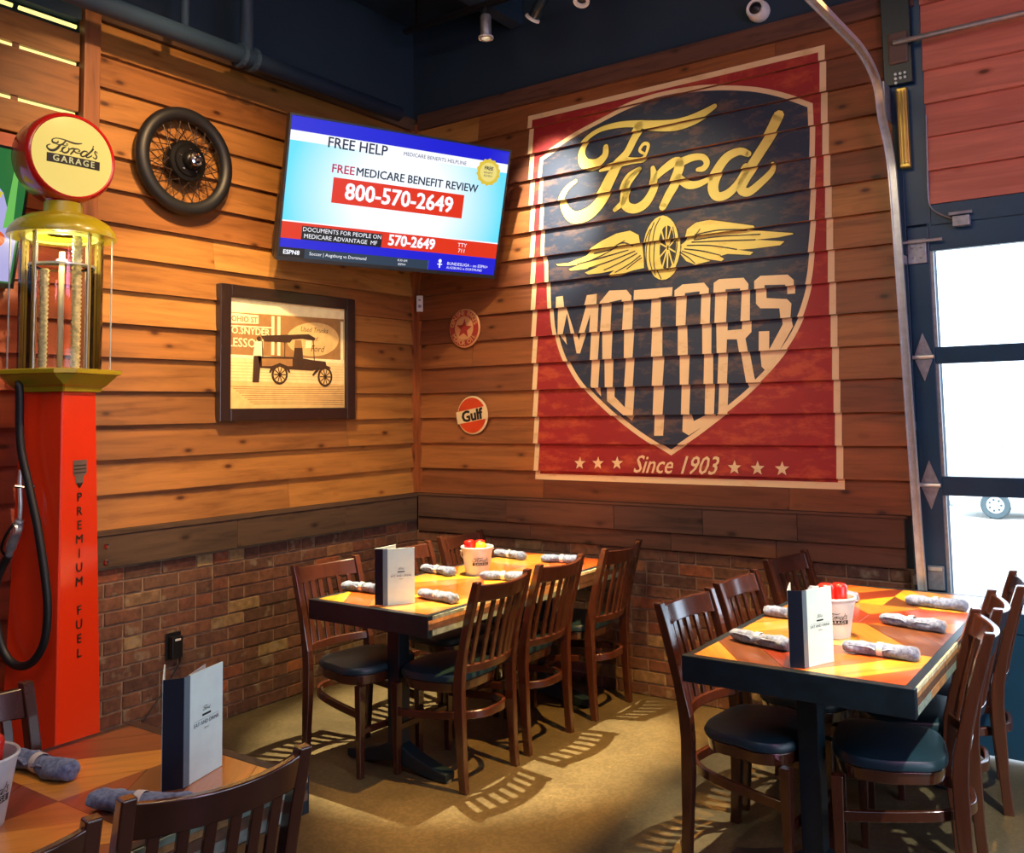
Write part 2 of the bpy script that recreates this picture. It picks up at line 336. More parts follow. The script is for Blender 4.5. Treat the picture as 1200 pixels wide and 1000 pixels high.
# brick, each brick a piece in the mortar bed
G().box(.0005, .006, -2.33, -.001, 0, .892).build('mortar_bed', m_mortar, wallL)
G().box(.006, 3.3, -.006, -.0005, 0, .817).build('mortar_bed', m_mortar, wallR)
def brickmesh(L, axis, seed):
    r = random.Random(seed); g = G(); h = .058; L2 = L/2
    j = lambda: r.uniform(-.0015, .0015)
    pts = []
    for d, s in ((0.0, 1.0), (.0105, 1.0), (.0135, .965)):
        ring = []
        for a, b in ((-1, -1), (1, -1), (1, 1), (-1, 1)):
            u = a * (L2 - (1-s)*.08 + (j() if d else 0)); w = b * (h/2*(1 if s == 1 else .93) + (j() if d else 0))
            ring.append((d, u, w) if axis == 1 else (u, -d, w))
        pts.append(ring)
    g.rings(pts); me_o = g; return me_o
for wall, axis, length, rows in ((wallL, 1, 2.44, 13), (wallR, 0, 3.15, 12)):
    base = {}
    for key, L in (('full', .193), ('half', .092)):
        base[key] = [brickmesh(L, axis, s) for s in range(3)]
    ms = {}
    for key in base:
        ms[key] = []
        for q in base[key]:
            me = bpy.data.meshes.new('brick'); me.from_pydata(q.v, [], q.f); me.materials.append(m_brick); ms[key].append(me)
    for rI in range(rows):
        z = .034 + rI * .068
        p = .012 + (0 if rI % 2 else .101); first = rI % 2 == 0
        def put(center, key):
            o = bpy.data.objects.new('brick', rnd.choice(ms[key])); COL.objects.link(o); o.parent = wall
            dd = rnd.uniform(-.002, .001)
            o.location = (dd, -center, z) if axis == 1 else (center, -dd, z)
        if first: put(.012 + .046, 'half')
        while p + .193 < length:
            if rnd.random() < .12 and p + .193 < length:
                put(p + .046, 'half'); put(p + .046 + .101, 'half')
            else: put(p + .0965, 'full')
            p += .203
        if p + .092 < length: put(p + .046, 'half')
# ceiling: joists, pipe runs, duct
for i, x in enumerate((.9, 2.1, 3.3, 4.5)):
    tag(G().box(x-.05, x+.05, -7.3, -.01, 4.08, 4.3).build('ceiling_joist', m_navy2, bev=.004), 'navy painted ceiling joist, number %s from the left timber wall' % ('one', 'two', 'three', 'four')[i], 'joist', 'ceiling joists')
pp = empty('ceiling_pipe', (.27, -1.0, 3.52), 0, 'dark blue pipe with coupling running along top of left timber wall', 'pipe')
G().tube([(0, -4.5, 0), (0, .55, 0)], .048, 14).build('pipe_run', m_navy2, pp, smooth=True)
for y in (-.60, -.68): G().lathe([(.048, y-.014), (.066, y-.012), (.066, y+.012), (.048, y+.014)], 14, (0, 0, 0), 'y').build('coupling', m_navy2, pp)
G().tube([(0, -.64, .02), (0, -.64, .78)], .036, 12).build('riser', m_navy2, pp, smooth=True)
G().tube([(0, -1.02, .02), (0, -1.02, .78)], .022, 10).build('riser', m_navy2, pp, smooth=True)

# ------------------------------------------------------------------ flat print helper
def text_geo(body, size=1.0, bold=0.0, shear=0.0, align='CENTER', spacing=1.0, sx=1.0):
    cu = bpy.data.curves.new('lettering', 'FONT'); cu.body = body; cu.size = size; cu.align_x = align; cu.align_y = 'CENTER'
    cu.offset = bold; cu.shear = shear; cu.space_character = spacing; cu.resolution_u = 2
    o = bpy.data.objects.new('lettering', cu); COL.objects.link(o)
    dg = bpy.context.evaluated_depsgraph_get(); me = o.evaluated_get(dg).to_mesh()
    v = [(p.co.x * sx, p.co.y) for p in me.vertices]; f = [tuple(q.vertices) for q in me.polygons]
    o.evaluated_get(dg).to_mesh_clear(); bpy.data.objects.remove(o); bpy.data.curves.remove(cu)
    return v, f
class Art:
    """flat print laid on a surface; fn(x, y, lift) -> point; strips: lap-siding step boundaries"""
    def __init__(s, fn, parent=None, strips=False, lift=.0005): s.fn = fn; s.p = parent; s.st = strips; s.L = lift
    def emit(s, name, tris, layer, mat, **kw):
        g = G()
        for t in tris:
            h = s.L * layer
            if isinstance(t, tuple): h += s.L * t[0]; t = t[1]
            if not s.st: g.add([s.fn(x, y, h) for x, y in t], [tuple(range(len(t)))])
            else:
                lo = min(q[1] for q in t); hi = max(q[1] for q in t)
                for k in range(int(math.floor((lo-Z0)/EX)), int(math.floor((hi-Z0)/EX)) + 1):
                    za, zb = Z0 + k*EX, Z0 + (k+1)*EX; pol = list(t)
                    for lim, sg in ((za, 1), (zb, -1)):
                        out = []
                        for i in range(len(pol)):
                            a, b = pol[i], pol[(i+1) % len(pol)]; da, db = (a[1]-lim)*sg, (b[1]-lim)*sg
                            if da >= 0: out.append(a)
                            if (da > 0 and db < 0) or (da < 0 and db > 0):
                                q = da/(da-db); out.append((a[0]+(b[0]-a[0])*q, lim))
                        pol = out
                        if len(pol) < 3: break
                    if len(pol) >= 3: g.add([s.fn(x, y, h, k) for x, y in pol], [tuple(range(len(pol)))])
        return g.build(name, mat, s.p, **kw) if g.f else None
    def tri(s, cont):
        fl = [p for c in cont for p in c]
        return [[fl[i] for i in t] for t in tessellate_polygon([[Vector((x, y, 0)) for x, y in c] for c in cont])]
    def poly(s, name, cont, layer, mat, **kw): return s.emit(name, s.tri(cont), layer, mat, **kw)
    def rect(s, name, x0, x1, y0, y1, layer, mat, **kw): return s.emit(name, [[(x0,y0),(x1,y0),(x1,y1),(x0,y1)]], layer, mat, **kw)
    def strokes(s, name, lst, layer, mat, n=5, **kw):
        T = []
        for st in lst:
            P = smoothpath([(x, y, w) for x, y, w in st], n) if len(st) > 2 else [Vector(p) for p in st]
            L = []; R = []
            for i, p in enumerate(P):
                d = (P[min(i+1, len(P)-1)] - P[max(i-1, 0)]); d.z = 0
                if d.length < 1e-9: d = Vector((1, 0, 0))
                d.normalize(); nx, ny = -d.y * p.z/2, d.x * p.z/2
                L.append((p.x+nx, p.y+ny)); R.append((p.x-nx, p.y-ny))
            for i in range(len(P)-1): T.append([L[i], L[i+1], R[i+1], R[i]])
            for p in (P[0], P[-1]):
                T.append([(p.x + p.z/2*cos(a*pi/4), p.y + p.z/2*sin(a*pi/4)) for a in range(8)])
        return s.emit(name, T, layer, mat, **kw)
    def text(s, name, body, x, y, size, layer, mat, rot=0, **kw):
        a = {k: kw.pop(k) for k in ('bold', 'shear', 'align', 'spacing', 'sx') if k in kw}
        bd = a.pop('bold', 0); v0, f = text_geo(body, size, **a); c, q = cos(rot), sin(rot); T = []
        for i_, (bx_, by_) in enumerate(((0, 0),) if not bd else ((-bd, -bd*.6), (bd, -bd*.6), (bd, bd*.6), (-bd, bd*.6), (0, 0))):
            v = [(x + (u+bx_)*c - (w+by_)*q, y + (u+bx_)*q + (w+by_)*c) for u, w in v0]; T += [(i_ * .07, [v[i] for i in t]) for t in f]
        return s.emit(name, T, layer, mat, **kw)
def frame_fn(o, ex, ey, n):
    o, ex, ey, n = Vector(o), Vector(ex), Vector(ey), Vector(n)
    return lambda x, y, h, k=0: o + ex*x + ey*y + n*h
def star(cx, cy, r, rot=0, k=.42): return [(cx + (r if i % 2 == 0 else r*k)*sin(pi*i/5+rot), cy + (r if i % 2 == 0 else r*k)*cos(pi*i/5+rot)) for i in range(10)]
def disc(cx, cy, rx, ry=None, n=32): ry = ry or rx; return [(cx+rx*cos(2*pi*i/n), cy+ry*sin(2*pi*i/n)) for i in range(n)]

# ------------------------------------------------------------------ the painted wall mural
ART = {"ford":[[[1.543,3.172,0.035],[1.539,3.116,0.045],[1.481,3.078,0.06],[1.401,3.093,0.069],[1.375,3.164,0.047],[1.412,3.234,0.033],[1.5,3.278,0.03],[1.614,3.287,0.037],[1.738,3.272,0.042],[1.859,3.239,0.057],[1.989,3.215,0.062],[2.091,3.22,0.057],[2.18,3.244,0.046],[2.245,3.271,0.031]],[[1.776,3.252,0.055],[1.733,3.186,0.05],[1.69,3.108,0.05],[1.624,3.051,0.055],[1.58,2.99,0.074],[1.53,2.898,0.078],[1.481,2.83,0.078],[1.408,2.78,0.084],[1.312,2.775,0.076],[1.247,2.838,0.056],[1.232,2.904,0.045],[1.269,2.963,0.035],[1.327,2.998,0.025]],[[1.497,3.035,0.016],[1.593,3.047,0.035],[1.691,3.052,0.026],[1.786,3.045,0.018]],[[1.691,3.068,0.026],[1.786,3.051,0.021],[1.816,3.079,0.018],[1.829,3.129,0.02],[1.799,3.142,0.021],[1.774,3.107,0.018],[1.806,3.08,0.016]],[[1.6,2.781,0.029],[1.657,2.829,0.039],[1.687,2.923,0.052],[1.764,2.999,0.029]],[[1.764,2.999,0.031],[1.695,2.959,0.05],[1.662,2.877,0.057],[1.669,2.8,0.057],[1.73,2.767,0.056],[1.798,2.79,0.059],[1.847,2.861,0.051],[1.862,2.931,0.046],[1.851,2.991,0.028]],[[1.848,2.909,0.033],[1.916,2.965,0.048],[1.995,3.003,0.057],[2.019,2.965,0.062],[1.984,2.876,0.057],[1.95,2.821,0.054],[1.913,2.753,0.047]],[[2.02,2.991,0.055],[2.097,3.009,0.044],[2.161,3.0,0.036],[2.187,2.963,0.036],[2.169,2.934,0.036],[2.134,2.932,0.025]],[[2.011,2.907,0.049],[2.067,2.86,0.049],[2.129,2.853,0.041],[2.204,2.876,0.029]],[[2.428,2.97,0.035],[2.377,2.994,0.044],[2.304,2.973,0.054],[2.244,2.898,0.059],[2.217,2.827,0.064],[2.239,2.766,0.052],[2.299,2.766,0.051],[2.36,2.816,0.044],[2.414,2.899,0.042]],[[2.601,3.147,0.062],[2.553,3.055,0.059],[2.492,2.965,0.057],[2.443,2.894,0.057],[2.4,2.833,0.058],[2.383,2.781,0.051],[2.426,2.76,0.048],[2.497,2.806,0.043],[2.55,2.853,0.036],[2.564,2.891,0.02]]],"sh_top":[[1.066,3.189],[1.291,3.287],[1.5,3.351],[1.701,3.403],[1.893,3.423],[2.112,3.414],[2.252,3.393],[2.387,3.361],[2.518,3.318],[2.659,3.252],[2.783,3.178]],"sh_right":[[2.783,3.178],[2.789,3.034],[2.786,2.864],[2.778,2.681],[2.77,2.529],[2.757,2.378],[2.746,2.273],[2.722,2.161],[2.684,2.05],[2.621,1.932],[2.522,1.807],[2.389,1.68],[2.254,1.574],[2.079,1.448],[1.913,1.342]],"sh_left":[[1.913,1.342],[1.719,1.447],[1.531,1.575],[1.335,1.743],[1.215,1.906],[1.145,2.07],[1.112,2.235],[1.094,2.4],[1.084,2.511],[1.066,2.587],[1.061,2.772],[1.058,2.939],[1.059,3.088],[1.066,3.189]],"wings":[[[1.174,2.502],[1.265,2.501],[1.388,2.531],[1.437,2.573],[1.508,2.606],[1.602,2.638],[1.694,2.644],[1.752,2.61],[1.768,2.541],[1.778,2.48],[1.783,2.413],[1.716,2.407],[1.671,2.398],[1.61,2.388],[1.541,2.391],[1.588,2.42],[1.503,2.412],[1.409,2.413],[1.385,2.427],[1.481,2.456],[1.378,2.448],[1.281,2.449],[1.268,2.461],[1.346,2.481],[1.249,2.483],[1.186,2.492]],[[2.045,2.547],[2.057,2.604],[2.11,2.636],[2.192,2.64],[2.311,2.609],[2.445,2.573],[2.453,2.562],[2.406,2.556],[2.469,2.545],[2.65,2.509],[2.654,2.502],[2.573,2.495],[2.448,2.498],[2.607,2.469],[2.584,2.451],[2.434,2.45],[2.357,2.453],[2.437,2.431],[2.42,2.417],[2.291,2.438],[2.245,2.43],[2.272,2.412],[2.257,2.401],[2.171,2.423],[2.191,2.409],[2.102,2.398],[2.048,2.424],[1.994,2.488],[1.984,2.516],[2.024,2.53]]],"tire":[[[2.009,2.506],[2.005,2.466],[1.995,2.428],[1.981,2.394],[1.963,2.367],[1.941,2.347],[1.917,2.336],[1.892,2.334],[1.868,2.341],[1.844,2.357],[1.824,2.381],[1.807,2.413],[1.794,2.45],[1.787,2.49],[1.785,2.532],[1.79,2.574],[1.799,2.613],[1.814,2.647],[1.833,2.674],[1.855,2.694],[1.879,2.704],[1.904,2.706],[1.929,2.697],[1.952,2.68],[1.972,2.656],[1.989,2.624],[2.001,2.587],[2.007,2.547]]],"tire_in":[[[1.982,2.509],[1.979,2.477],[1.973,2.447],[1.964,2.421],[1.953,2.402],[1.94,2.391],[1.927,2.388],[1.914,2.393],[1.902,2.407],[1.892,2.429],[1.885,2.456],[1.881,2.488],[1.88,2.521],[1.883,2.554],[1.889,2.585],[1.898,2.61],[1.909,2.63],[1.922,2.641],[1.935,2.643],[1.949,2.637],[1.96,2.623],[1.97,2.601],[1.977,2.574],[1.981,2.542]]],"feather":[[[1.444,2.538,0.007],[1.569,2.551,0.007],[1.646,2.576,0.008],[1.706,2.555,0.008]],[[1.33,2.485,0.006],[1.49,2.505,0.008],[1.675,2.532,0.007]],[[1.41,2.452,0.007],[1.552,2.478,0.007],[1.72,2.52,0.007]],[[1.519,2.427,0.006],[1.628,2.463,0.007],[1.734,2.505,0.007]],[[1.596,2.406,0.006],[1.688,2.447,0.007],[1.756,2.489,0.007]],[[1.427,2.499,0.006],[1.522,2.529,0.006],[1.662,2.587,0.006]],[[1.672,2.418,0.006],[1.733,2.458,0.006],[1.766,2.475,0.006]],[[2.108,2.565,0.007],[2.243,2.574,0.007],[2.4,2.557,0.007]],[[2.093,2.541,0.007],[2.242,2.542,0.006],[2.475,2.525,0.006]],[[2.079,2.53,0.007],[2.228,2.518,0.007],[2.448,2.498,0.007]],[[2.051,2.514,0.007],[2.187,2.498,0.006],[2.344,2.457,0.006]],[[2.036,2.496,0.007],[2.145,2.471,0.007],[2.252,2.434,0.005]],[[2.022,2.485,0.006],[2.104,2.45,0.006],[2.184,2.416,0.006]],[[2.008,2.48,0.007],[2.062,2.442,0.006],[2.102,2.405,0.005]],[[2.136,2.594,0.006],[2.122,2.576,0.006],[2.093,2.548,0.005]],[[1.827,2.634,0.006],[1.803,2.584,0.006],[1.794,2.518,0.006],[1.799,2.438,0.006],[1.819,2.383,0.006]],[[1.85,2.671,0.006],[1.826,2.607,0.006],[1.816,2.529,0.006],[1.821,2.449,0.006],[1.847,2.367,0.005]],[[1.887,2.692,0.006],[1.856,2.63,0.006],[1.845,2.525,0.006],[1.849,2.419,0.006],[1.883,2.344,0.006]],[[1.97,2.628,0.005],[1.985,2.561,0.006],[1.986,2.496,0.006],[1.971,2.42,0.005]]],"spoke":[[[1.939,2.511,0.009],[1.98,2.484,0.008]],[[1.937,2.501,0.009],[1.963,2.418,0.008]],[[1.932,2.497,0.009],[1.933,2.388,0.008]],[[1.927,2.5,0.009],[1.902,2.407,0.009]],[[1.923,2.509,0.009],[1.883,2.467,0.009]],[[1.923,2.52,0.008],[1.882,2.547,0.009]],[[1.926,2.529,0.008],[1.9,2.614,0.009]],[[1.931,2.534,0.008],[1.93,2.643,0.009]],[[1.936,2.531,0.008],[1.96,2.624,0.008]],[[1.939,2.522,0.008],[1.979,2.563,0.008]]],"letters":[[[[1.172,2.299],[1.221,2.3],[1.235,2.232],[1.324,2.024],[1.393,2.29],[1.462,2.292],[1.465,2.053],[1.461,1.734],[1.47,1.681],[1.408,1.744],[1.408,2.052],[1.409,2.175],[1.337,1.943],[1.313,1.944],[1.242,2.194],[1.222,2.069],[1.24,2.002],[1.183,2.066]]],[[[1.485,2.239],[1.546,2.304],[1.662,2.298],[1.696,2.259],[1.698,2.06],[1.687,1.573],[1.669,1.537],[1.512,1.654],[1.494,1.903],[1.483,2.074]],[[1.552,2.234],[1.633,2.243],[1.631,2.064],[1.638,1.896],[1.632,1.615],[1.56,1.679],[1.555,1.9],[1.553,2.064]]],[[[1.712,2.291],[1.957,2.287],[1.955,2.236],[1.874,2.235],[1.879,2.048],[1.885,1.884],[1.871,1.452],[1.815,1.452],[1.813,1.729],[1.814,2.052],[1.815,2.23],[1.711,2.234]]],[[[1.97,2.266],[2.017,2.296],[2.147,2.294],[2.177,2.258],[2.177,2.05],[2.185,1.73],[2.184,1.546],[2.028,1.454],[1.989,1.475],[1.987,1.736],[1.974,2.064]],[[2.035,2.245],[2.123,2.247],[2.122,2.054],[2.128,1.897],[2.13,1.567],[2.056,1.532],[2.038,1.578],[2.041,1.902],[2.032,2.055]]],[[[2.205,2.287],[2.236,2.305],[2.376,2.299],[2.404,2.263],[2.407,2.004],[2.374,1.971],[2.418,1.763],[2.432,1.722],[2.395,1.691],[2.375,1.724],[2.326,1.969],[2.269,1.972],[2.261,1.565],[2.209,1.566],[2.212,1.893],[2.205,2.059]],[[2.275,2.244],[2.358,2.242],[2.353,2.023],[2.271,2.021]]],[[[2.436,2.275],[2.47,2.3],[2.618,2.292],[2.651,2.259],[2.65,2.19],[2.609,2.191],[2.606,2.239],[2.494,2.247],[2.496,2.179],[2.608,2.164],[2.631,2.138],[2.625,2.049],[2.632,2.019],[2.545,1.867],[2.486,1.788],[2.457,1.816],[2.449,1.881],[2.448,2.004],[2.505,2.003],[2.506,1.903],[2.577,2.033],[2.567,2.118],[2.463,2.126],[2.439,2.153]]]],"stars":[[1.318,1.288],[1.443,1.29],[1.571,1.293],[2.288,1.282],[2.416,1.281],[2.548,1.281]]}
def paint(name, c1, c2, rough=.6, thr=(.40, .50)):
    m, nt, b = newmat(name); b.inputs['Roughness'].default_value = rough
    tc = N(nt, 'ShaderNodeTexCoord'); nz = N(nt, 'ShaderNodeTexNoise', Scale=5.0, Detail=8.0, Roughness=.7)
    mp = N(nt, 'ShaderNodeMapping'); mp.inputs['Scale'].default_value = (1, 1, 2.4); nt.links.new(tc.outputs['Object'], mp.inputs['Vector']); nt.links.new(mp.outputs[0], nz.inputs['Vector'])
    c = ramp(nt, nz.outputs[0], [(thr[0], c1), (thr[1], c1), (min(1, thr[1]+.13), c2)]); nt.links.new(c, b.inputs['Base Color']); return m
p_red = paint('mural_red_paint', srgb(146, 26, 30), srgb(176, 66, 38))
p_navy = paint('mural_navy_paint', srgb(34, 44, 66), srgb(92, 70, 66))
p_cream = paint('mural_cream_paint', srgb(226, 192, 146), srgb(208, 168, 118), thr=(.3, .55))
p_yel = paint('mural_yellow_paint', srgb(226, 204, 104), srgb(212, 180, 84), thr=(.3, .55))
p_dark = paint('mural_outline_paint', srgb(44, 38, 40), srgb(60, 48, 44))
mural = empty('wall_mural', (0, 0, 0), 0, 'large painted shield mural with cream script, winged wheel and block letters on the timber boards', 'mural')
def mfn(x, z, h, k=0): return (x, -(off(z, k) + .0022 + h), z)
A = Art(mfn, mural, strips=True, lift=.0007)
X0, X1, ZA, ZB = .986, 2.860, 1.184, 3.472; bw = .034
A.rect('background', X0, X1, ZA, ZB, 0, p_red)
A.poly('border', [[(X0,ZA),(X1,ZA),(X1,ZB),(X0,ZB)], [(X0+bw,ZA+bw),(X0+bw,ZB-bw),(X1-bw,ZB-bw),(X1-bw,ZA+bw)]], 1, p_cream)
sm = lambda q: [(p.x, p.y) for p in smoothpath([(a, b, 0) for a, b in q], 4)]
outl = sm(ART['sh_top'])[:-1] + sm(ART['sh_right'])[:-1] + sm(ART['sh_left'])[:-1]
def inset(P, d):
    o = []; n = len(P); area = sum(P[i][0]*P[(i+1) % n][1] - P[(i+1) % n][0]*P[i][1] for i in range(n)); sg = 1 if area > 0 else -1
    for i in range(n):
        a, b, c = Vector(P[i-1]), Vector(P[i]), Vector(P[(i+1) % n])
        u, w = (b-a).normalized(), (c-b).normalized(); n1 = Vector((-u.y, u.x))*sg; n2 = Vector((-w.y, w.x))*sg
        m = (n1+n2); m = m / max(.3, m.length_squared) * 2 if m.length > 1e-6 else n1
        o.append((b.x + m.x*d, b.y + m.y*d))
    return o
A.poly('shield_outline', [outl], 1, p_cream)
A.poly('shield', [inset(outl, .028)], 2, p_navy)
wide = [[(x, y, w + .016) for x, y, w in s] for s in ART['ford']]
A.strokes('lettering_outline', wide, 3, p_dark)
A.strokes('script_lettering', ART['ford'], 4, p_yel)
for w in ART['wings']:
    A.poly('wing', [inset(w, -.006)], 3, p_dark); A.poly('wing', [w], 4, p_yel)
A.poly('tire', [inset(ART['tire'][0], -.006)], 4, p_dark); A.poly('tire', [ART['tire'][0]], 5, p_yel)
A.poly('wheel_centre', [ART['tire_in'][0]], 6, p_dark)
A.strokes('spokes', ART['spoke'], 7, p_yel)
for s_ in ART['feather']: A.strokes('feather_line', [s_], 7, p_dark)
for L in ART['letters']: A.poly('letter', L, 4, p_cream)
for x, z in ART['stars']: A.poly('star', [star(x, z, .040)], 4, p_cream)
A.text('small_lettering', 'Since 1903', 1.932, 1.285, .140, 4, p_cream, bold=.0012, shear=.35, sx=.84)

# ------------------------------------------------------------------ round tin signs on the back wall
m_gulfor = plain('sign_orange_enamel', srgb(206, 66, 28), .35, var=.08); m_gulfcr = plain('sign_cream_enamel', srgb(232, 206, 158), .4, var=.05)
m_gulfbk = plain('sign_black_enamel', srgb(18, 18, 26), .4)
gs = empty('tin_sign', (.518, -.034, 1.583), 0, 'round orange tin sign reading Gulf in black on a cream band', 'sign')
G().lathe([(0, .004), (.118, .004), (.124, 0), (.124, -.004), (.118, -.008), (.0, -.009)], 40, (0, 0, 0), 'y').build('plate', m_gulfcr, gs, smooth='auto')
B = Art(frame_fn((0, -.0105, 0), (1, 0, 0), (0, 0, 1), (0, -1, 0)), gs)
B.poly('orange_face', [disc(0, 0, .114)], 1, m_gulfor)
ca, sa = cos(radians(9)), sin(radians(9)); rr = lambda x, y: (x*ca - y*sa, x*sa + y*ca)
B.poly('band', [[rr(-.126, -.04), rr(.126, -.04), rr(.126, .04), rr(-.126, .04)]], 2, m_gulfcr)
B.text('lettering', 'Gulf', 0, -.004, .098, 3, m_gulfbk, rot=radians(9), bold=.0045)
m_starred = plain('sign_red_enamel', srgb(150, 44, 36), .45, var=.15); m_starcr = plain('sign_tan_enamel', srgb(196, 140, 92), .45, var=.1)
ss = empty('tin_sign', (.462, -.034, 2.152), 0, 'round red and tan tin sign with a star in its middle and ring of letters', 'sign')
G().lathe([(0, .004), (.122, .004), (.128, 0), (.128, -.004), (.122, -.008), (.0, -.009)], 40, (0, 0, 0), 'y').build('plate', m_starcr, ss, smooth='auto')
B = Art(frame_fn((0, -.0105, 0), (1, 0, 0), (0, 0, 1), (0, -1, 0)), ss)
B.poly('ring', [disc(0, 0, .119), disc(0, 0, .078)[::-1]], 1, m_starred)
B.poly('star', [star(0, -.004, .066, .12)], 2, m_starred)
for body, a0, da, fl in (('GENUINE PARTS', 166, -12.4, 1), ('MOTOR OIL', 212, 14.0, -1)):
    for i, ch in enumerate(body):
        a = radians(a0 + da*i)
        if ch != ' ': B.text('letter', ch, .098*cos(a), .098*sin(a), .044, 3, m_starcr, rot=(a - pi/2) if fl > 0 else (a + pi/2), bold=.001)

# ------------------------------------------------------------------ television in the corner
def tvframe(c, az, tilt, roll):
    a, b, g_ = radians(az), radians(tilt), radians(roll)
    n = Vector((cos(b)*cos(a), cos(b)*sin(a), -sin(b))); rt = Vector((-sin(a), cos(a), 0)); up = n.cross(rt)
    r2 = rt*cos(g_) + up*sin(g_); u2 = up*cos(g_) - rt*sin(g_)
    return Vector(c), r2, u2, n
def tv_body(name, c, r, u, n, W, H, label, grp=None):
    root = empty(name, c, 0, label, 'television')
    f = lambda x, y, z: r*x + u*y + n*z
    def bx(nm, x0, x1, y0, y1, z0, z1, mat, bev=.004):
        g = G().box(x0, x1, y0, y1, z0, z1); g.v = [tuple(f(*p)) for p in g.v]; return g.build(nm, mat, root, bev=bev)
    bx('housing', -W/2-.012, W/2+.012, -H/2-.022, H/2+.012, -.055, -.004, m_black)
    bx('rear_bulge', -W*.36, W*.36, -H*.38, H*.25, -.10, -.056, m_black, .015)
    bx('lower_housing', -W/2-.010, W/2+.010, -H/2-.020, -H*.05, -.125, -.056, m_black, .02)
    for x0, x1, y0, y1 in ((-W/2-.012, W/2+.012, H/2, H/2+.012), (-W/2-.012, W/2+.012, -H/2-.022, -H/2), (-W/2-.012, -W/2, -H/2, H/2), (W/2, W/2+.012, -H/2, H/2)):
        bx('bezel', x0, x1, y0, y1, -.004, .004, m_black, .001)
    return root, Art(frame_fn((0, 0, 0), r, u, n), root, lift=.0006), bx
TW, TH = 1.36, 1.36*9/16
c, r, u, n = tvframe((.619, -.816, 2.835), -23.54, 15.32, -.85)
tv, S, bx = tv_body('television', c, r, u, n, TW, TH, 'wide television hung in the corner showing a red and blue benefit advert')
def scr(name, col, s=1.0): return glow(name, srgb(*col), s)
def screen_grad(name, inner, outer):
    m, nt, b = newmat(name); b.inputs['Base Color'].default_value = (.01, .01, .01, 1); b.inputs['Roughness'].default_value = .3; b.inputs['Specular IOR Level'].default_value = .2
    tc = N(nt, 'ShaderNodeTexCoord'); vm = N(nt, 'ShaderNodeVectorMath', operation='LENGTH'); nt.links.new(tc.outputs['Object'], vm.inputs[0])
    q = ramp(nt, vm.outputs['Value'], [(.30, inner), (.68, outer)]); nt.links.new(q, b.inputs['Emission Color']); b.inputs['Emission Strength'].default_value = 1.15; return m
s_bl = scr('screen_blue', (16, 22, 214)); s_wh = scr('screen_white', (244, 246, 255), 1.1); s_rd = scr('screen_red', (228, 48, 16)); s_bk = scr('screen_black', (14, 16, 24))
s_dk = scr('screen_slate', (36, 58, 78)); s_nv = scr('screen_dark_text', (30, 40, 66)); s_gd = scr('screen_gold', (226, 196, 60)); s_mg = scr('screen_crimson_text', (190, 30, 70))
UX = lambda t: (t - .5)*TW; VY = lambda t: (.5 - t)*TH
def R(nm, a, b, t0, t1, l, m): S.rect(nm, UX(a), UX(b), VY(t1), VY(t0), l, m)
R('screen', 0, 1, 0, 1, 0, screen_grad('screen_sky', srgb(238, 246, 252), srgb(96, 214, 244)))
R('top_strip', 0, 1, 0, .10, 1, s_bl); R('white_strip', 0, 1, .10, .17, 1, s_wh)
R('red_strip', 0, 1, .745, .865, 1, s_rd); R('white_line', 0, 1, .735, .745, 1, s_wh); R('blue_strip', 0, 1, .865, .93, 1, s_bl)
R('ticker', 0, .665, .93, 1, 1, s_dk); R('ticker_logo_box', 0, .105, .93, 1, 2, s_bk); R('blue_corner', .665, 1, .90, 1, 2, s_bl)
R('number_box', .195, .800, .39, .575, 1, s_rd); R('caption_box', .085, .435, .765, .865, 2, s_bk)
T = lambda b, x, y, s, l, m, **k: S.text('screen_lettering', b, UX(x), VY(y), s, l, m, **k)
T('FREE HELP', .285, .150, .082, 3, s_nv, bold=.0012, sx=.95); T('MEDICARE BENEFITS HELPLINE', .64, .145, .030, 3, s_nv)
T('800-570-2649', .50, .486, .130, 3, s_wh, bold=.0035, sx=.93)
T('FREE', .232, .330, .066, 3, s_mg, bold=.0012); T('MEDICARE BENEFIT REVIEW', .575, .330, .066, 3, s_nv, bold=.0012, sx=.95)
T('DOCUMENTS FOR PEOPLE ON', .26, .79, .034, 3, s_wh); T('MEDICARE ADVANTAGE  MF', .255, .838, .034, 3, s_wh)
T('570-2649', .575, .805, .088, 3, s_wh, bold=.003, sx=.9); T('TTY', .82, .785, .034, 3, s_wh); T('711', .82, .83, .034, 3, s_wh)
T('ESPN8', .05, .965, .034, 3, s_wh, bold=.001); T('Soccer | Augsburg vs Dortmund', .25, .963, .026, 3, s_wh)
T('8:30 AM', .54, .95, .018, 3, s_wh); T('ESPN+', .54, .98, .018, 3, s_wh); T('BUNDESLIGA - on ESPN+', .86, .94, .026, 3, s_wh); T('AUGSBURG vs DORTMUND', .845, .972, .020, 3, s_wh)
S.poly('figure_icon', [disc(UX(.72), VY(.925), .011, n=12)], 3, s_wh); S.rect('figure_icon', UX(.717), UX(.723), VY(.98), VY(.94), 3, s_wh); S.rect('figure_icon', UX(.708), UX(.732), VY(.955), VY(.947), 3, s_wh)
S.poly('seal', [[(UX(.905) + (.084 if i % 2 else .075)*cos(pi*i/14), VY(.185) + (.084 if i % 2 else .075)*sin(pi*i/14)) for i in range(28)]], 3, s_gd)
S.poly('seal_centre', [disc(UX(.905), VY(.185), .058)], 4, scr('screen_pale_gold', (240, 222, 128)))
T('FREE', .905, .155, .030, 5, s_nv, bold=.001); T('BENEFIT', .905, .19, .017, 5, s_nv); T('REVIEW', .905, .215, .017, 5, s_nv)
